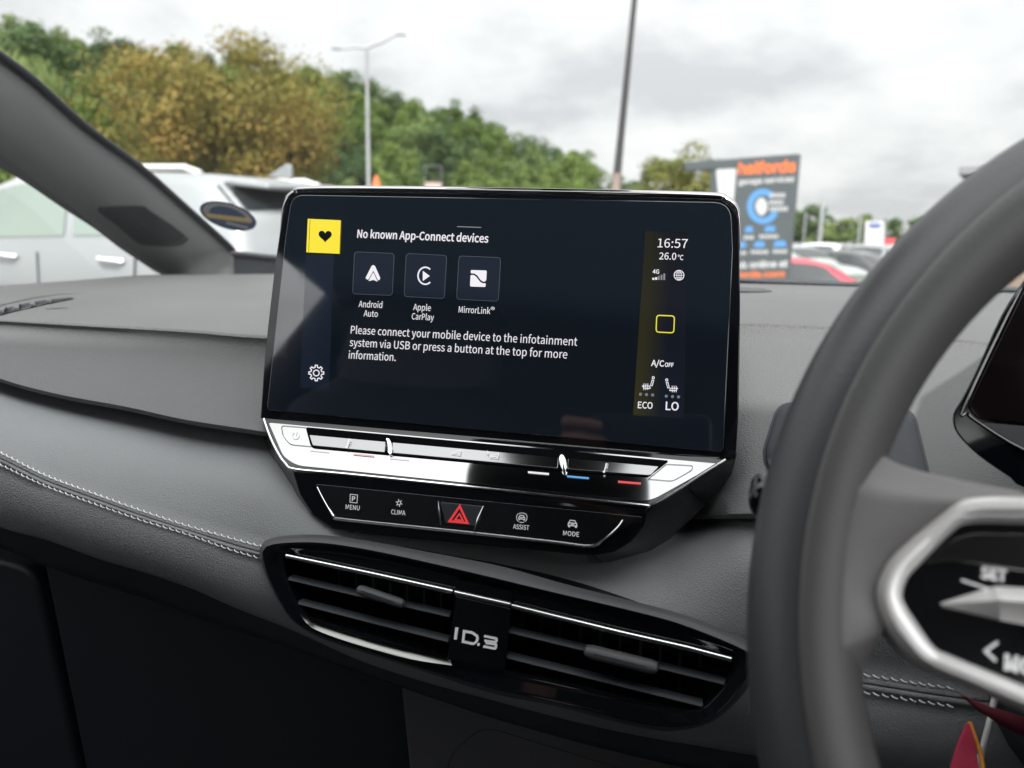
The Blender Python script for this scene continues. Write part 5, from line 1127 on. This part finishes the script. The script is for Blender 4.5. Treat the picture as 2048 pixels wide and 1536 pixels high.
for x_, y_, w_ in ((1498, 459, 9), (1540, 458, 12), (1484, 490, 9), (1519, 489, 12), (1560, 488, 14)): fill(a, [tuple(q)[:2] for q in rnd([(x_ - w_, y_ + 6, 0), (x_ + w_, y_ + 5, 0), (x_ + w_ * .7, y_ - 7, 0), (x_ - w_ * .7, y_ - 6, 0)], 4, 3)], F1)
a.build('blue_wheel_graphic', BLU, face, smooth=False)
a = MB(); fill(a, [(1526 + 15 * math.cos(R_(k)) - (6 if k < 90 or k > 270 else 0), 413 + 18.5 * math.sin(R_(k))) for k in range(0, 360, 15)], F2); a.build('wheel_graphic', PALE, face, smooth=False)
# white dealer totem with blue oval, and red board
DP = vplane(1750, 470, 58, 6)
q = thing('totem_sign', tuple(V((DP.p.x, DP.p.y, ground_z(DP.p.x, DP.p.y)))), 'white totem sign with blue oval at the top, beyond the parked cars', 'sign')
a = MB(); a.prism(DP.pts([(1732, 443), (1769, 443), (1766, 522), (1728, 522)]), DP.n * -.3); fo = a.build('sign_board', WH, q, bevel=.02)
a = MB(); fill(a, [(1750 + 13 * math.cos(R_(k)), 451.5 + 5.5 * math.sin(R_(k))) for k in range(0, 360, 12)], DP.off(.01)); a.build('blue_oval', mat('dealer_blue', (.03, .08, .30), .4), fo, smooth=False)
a = MB(); text(a, 'Ford', (1742, 454.5), (1758, 455), DP.off(.02), 6, .0, 'n', shear=.3); a.build('oval_lettering', WH, fo, smooth=False)
a = MB()
for yy in (470, 477): fill(a, [(1738, yy), (1760, yy), (1760, yy + 3), (1738, yy + 3)], DP.off(.01))
a.build('grey_lines', PALE, fo, smooth=False)
RP = vplane(1780, 490, 52, 4); q = thing('red_board', tuple(V((RP.p.x, RP.p.y, ground_z(RP.p.x, RP.p.y)))), 'red and white board beside the white dealer totem', 'sign')
a = MB(); a.prism(RP.pts([(1769, 476), (1792, 476), (1792, 489), (1769, 489)]), RP.n * -.1); a.build('red_panel', mat('board_red', (.62, .08, .10), .5), q)
a = MB(); a.prism(RP.pts([(1768, 490), (1791, 490), (1790, 520), (1767, 520)]), RP.n * -.1); a.build('white_panel', WH, q)
# brick building whose eaves show above the steering wheel rim
BP = vplane(1912, 400, 24, -20); bu = BP.n.cross(V((0, 0, 1))) * -1
bu = V((math.cos(R_(-20)), math.sin(R_(-20)), 0)); bz = ground_z(BP.p.x, BP.p.y); bh = zat(1912, 352, 24)
q = thing('brick_building', (BP.p.x, BP.p.y, bz), 'low brown building whose roof corner shows above the steering wheel rim', 'building')
a = MB(); p = V((BP.p.x, BP.p.y, 0)) + bu * .35; dn = -BP.n
a.prism([p + V((0, 0, bz - .5)), p + bu * 9 + V((0, 0, bz - .5)), p + bu * 9 + V((0, 0, bh)), p + V((0, 0, bh))], dn * 6); a.build('wall', mat('brown_brick', (.26, .20, .15), .85, vary=(3, .2)), q)
a = MB(); p2 = V((BP.p.x, BP.p.y, bh + .01)) - dn * .25; a.prism([p2, p2 + bu * 9.4, p2 + bu * 9.4 + V((0, 0, .22)), p2 + V((0, 0, .22))], dn * 6.5); a.build('roof', M['greypaint'], q, bevel=.02)

# ================================================================== the phone and the hand that hold the camera (seen only as reflections)
def cp_(x, y, z): return CAM + ROT @ V((x, y, z))
ph = thing('phone', tuple(cp_(-.06, -.02, .01)), 'dark phone held level in front of the dashboard by a left hand', 'phone')
a = MB(); a.prism([cp_(*q) for q in rnd([(-.135, -.058, .004), (.013, -.058, .004), (.013, .014, .004), (-.135, .014, .004)], .011)], ROT @ V((0, 0, .008))); a.build('phone_body', mat('phone_back', (.03, .03, .035), .3, coat=.5), ph, bevel=.0015)
a = MB(); a.prism([cp_(*q) for q in rnd([(-.128, -.052, .0125), (.006, -.052, .0125), (.006, .008, .0125), (-.128, .008, .0125)], .008)], ROT @ V((0, 0, .0004))); a.build('phone_screen', M['glassface'], ph)
pe = thing('person', tuple(cp_(-.10, -.3, .3)), 'left hand and dark sleeved arm of the driver holding a phone', 'person')
vs_ = []; es_ = []; rs_ = []
def sv(p, r, par=None):
    vs_.append(tuple(cp_(*p) - WL[pe])); rs_.append(r)
    if par is not None: es_.append((par, len(vs_) - 1))
    return len(vs_) - 1
wrist = sv((-.125, -.130, .075), .026); fore = sv((-.07, -.27, .20), .034, wrist); elbow = sv((.02, -.40, .36), .042, fore)
palm = sv((-.147, -.075, .040), .024, wrist); palm2 = sv((-.156, -.035, .026), .021, palm)
for k, (y, l) in enumerate(((-.052, .80), (-.033, .95), (-.013, 1.0), (.006, .92))):
    a = sv((-.160, y, .006), .0098, palm2 if k > 1 else palm); b = sv((-.156, y - .001, -.013), .0090, a); c = sv((-.156 + .030 * l, y - .004, -.017), .0082, b); d = sv((-.156 + .052 * l, y - .007, -.0125), .0072, c)
t1 = sv((-.140, -.055, .030), .0135, palm); t2 = sv((-.118, -.036, .026), .0110, t1); t3 = sv((-.094, -.022, .0225), .0088, t2)
me = bpy.data.meshes.new('hand'); me.from_pydata(vs_, es_, []); ho = bpy.data.objects.new('hand', me); COL.objects.link(ho); ho.parent = pe
sk_ = ho.modifiers.new('skin', 'SKIN'); sb_ = ho.modifiers.new('sub', 'SUBSURF'); sb_.levels = sb_.render_levels = 2; sk_.use_smooth_shade = True
for i, r in enumerate(rs_): me.skin_vertices[0].data[i].radius = (r, r)
me.skin_vertices[0].data[wrist].use_root = True
me.materials.append(mat('skin', (.42, .22, .16), .5, bump=('noise', 300, .2, .001), vary=(30, .1)))
a = MB(); a.tube([cp_(-.115, -.150, .095), cp_(-.07, -.27, .20), cp_(.02, -.40, .36), cp_(.12, -.22, .58)], [.034, .044, .054, .070], 18); a.build('sleeve', mat('dark_sleeve', (.02, .02, .025), .9), pe)
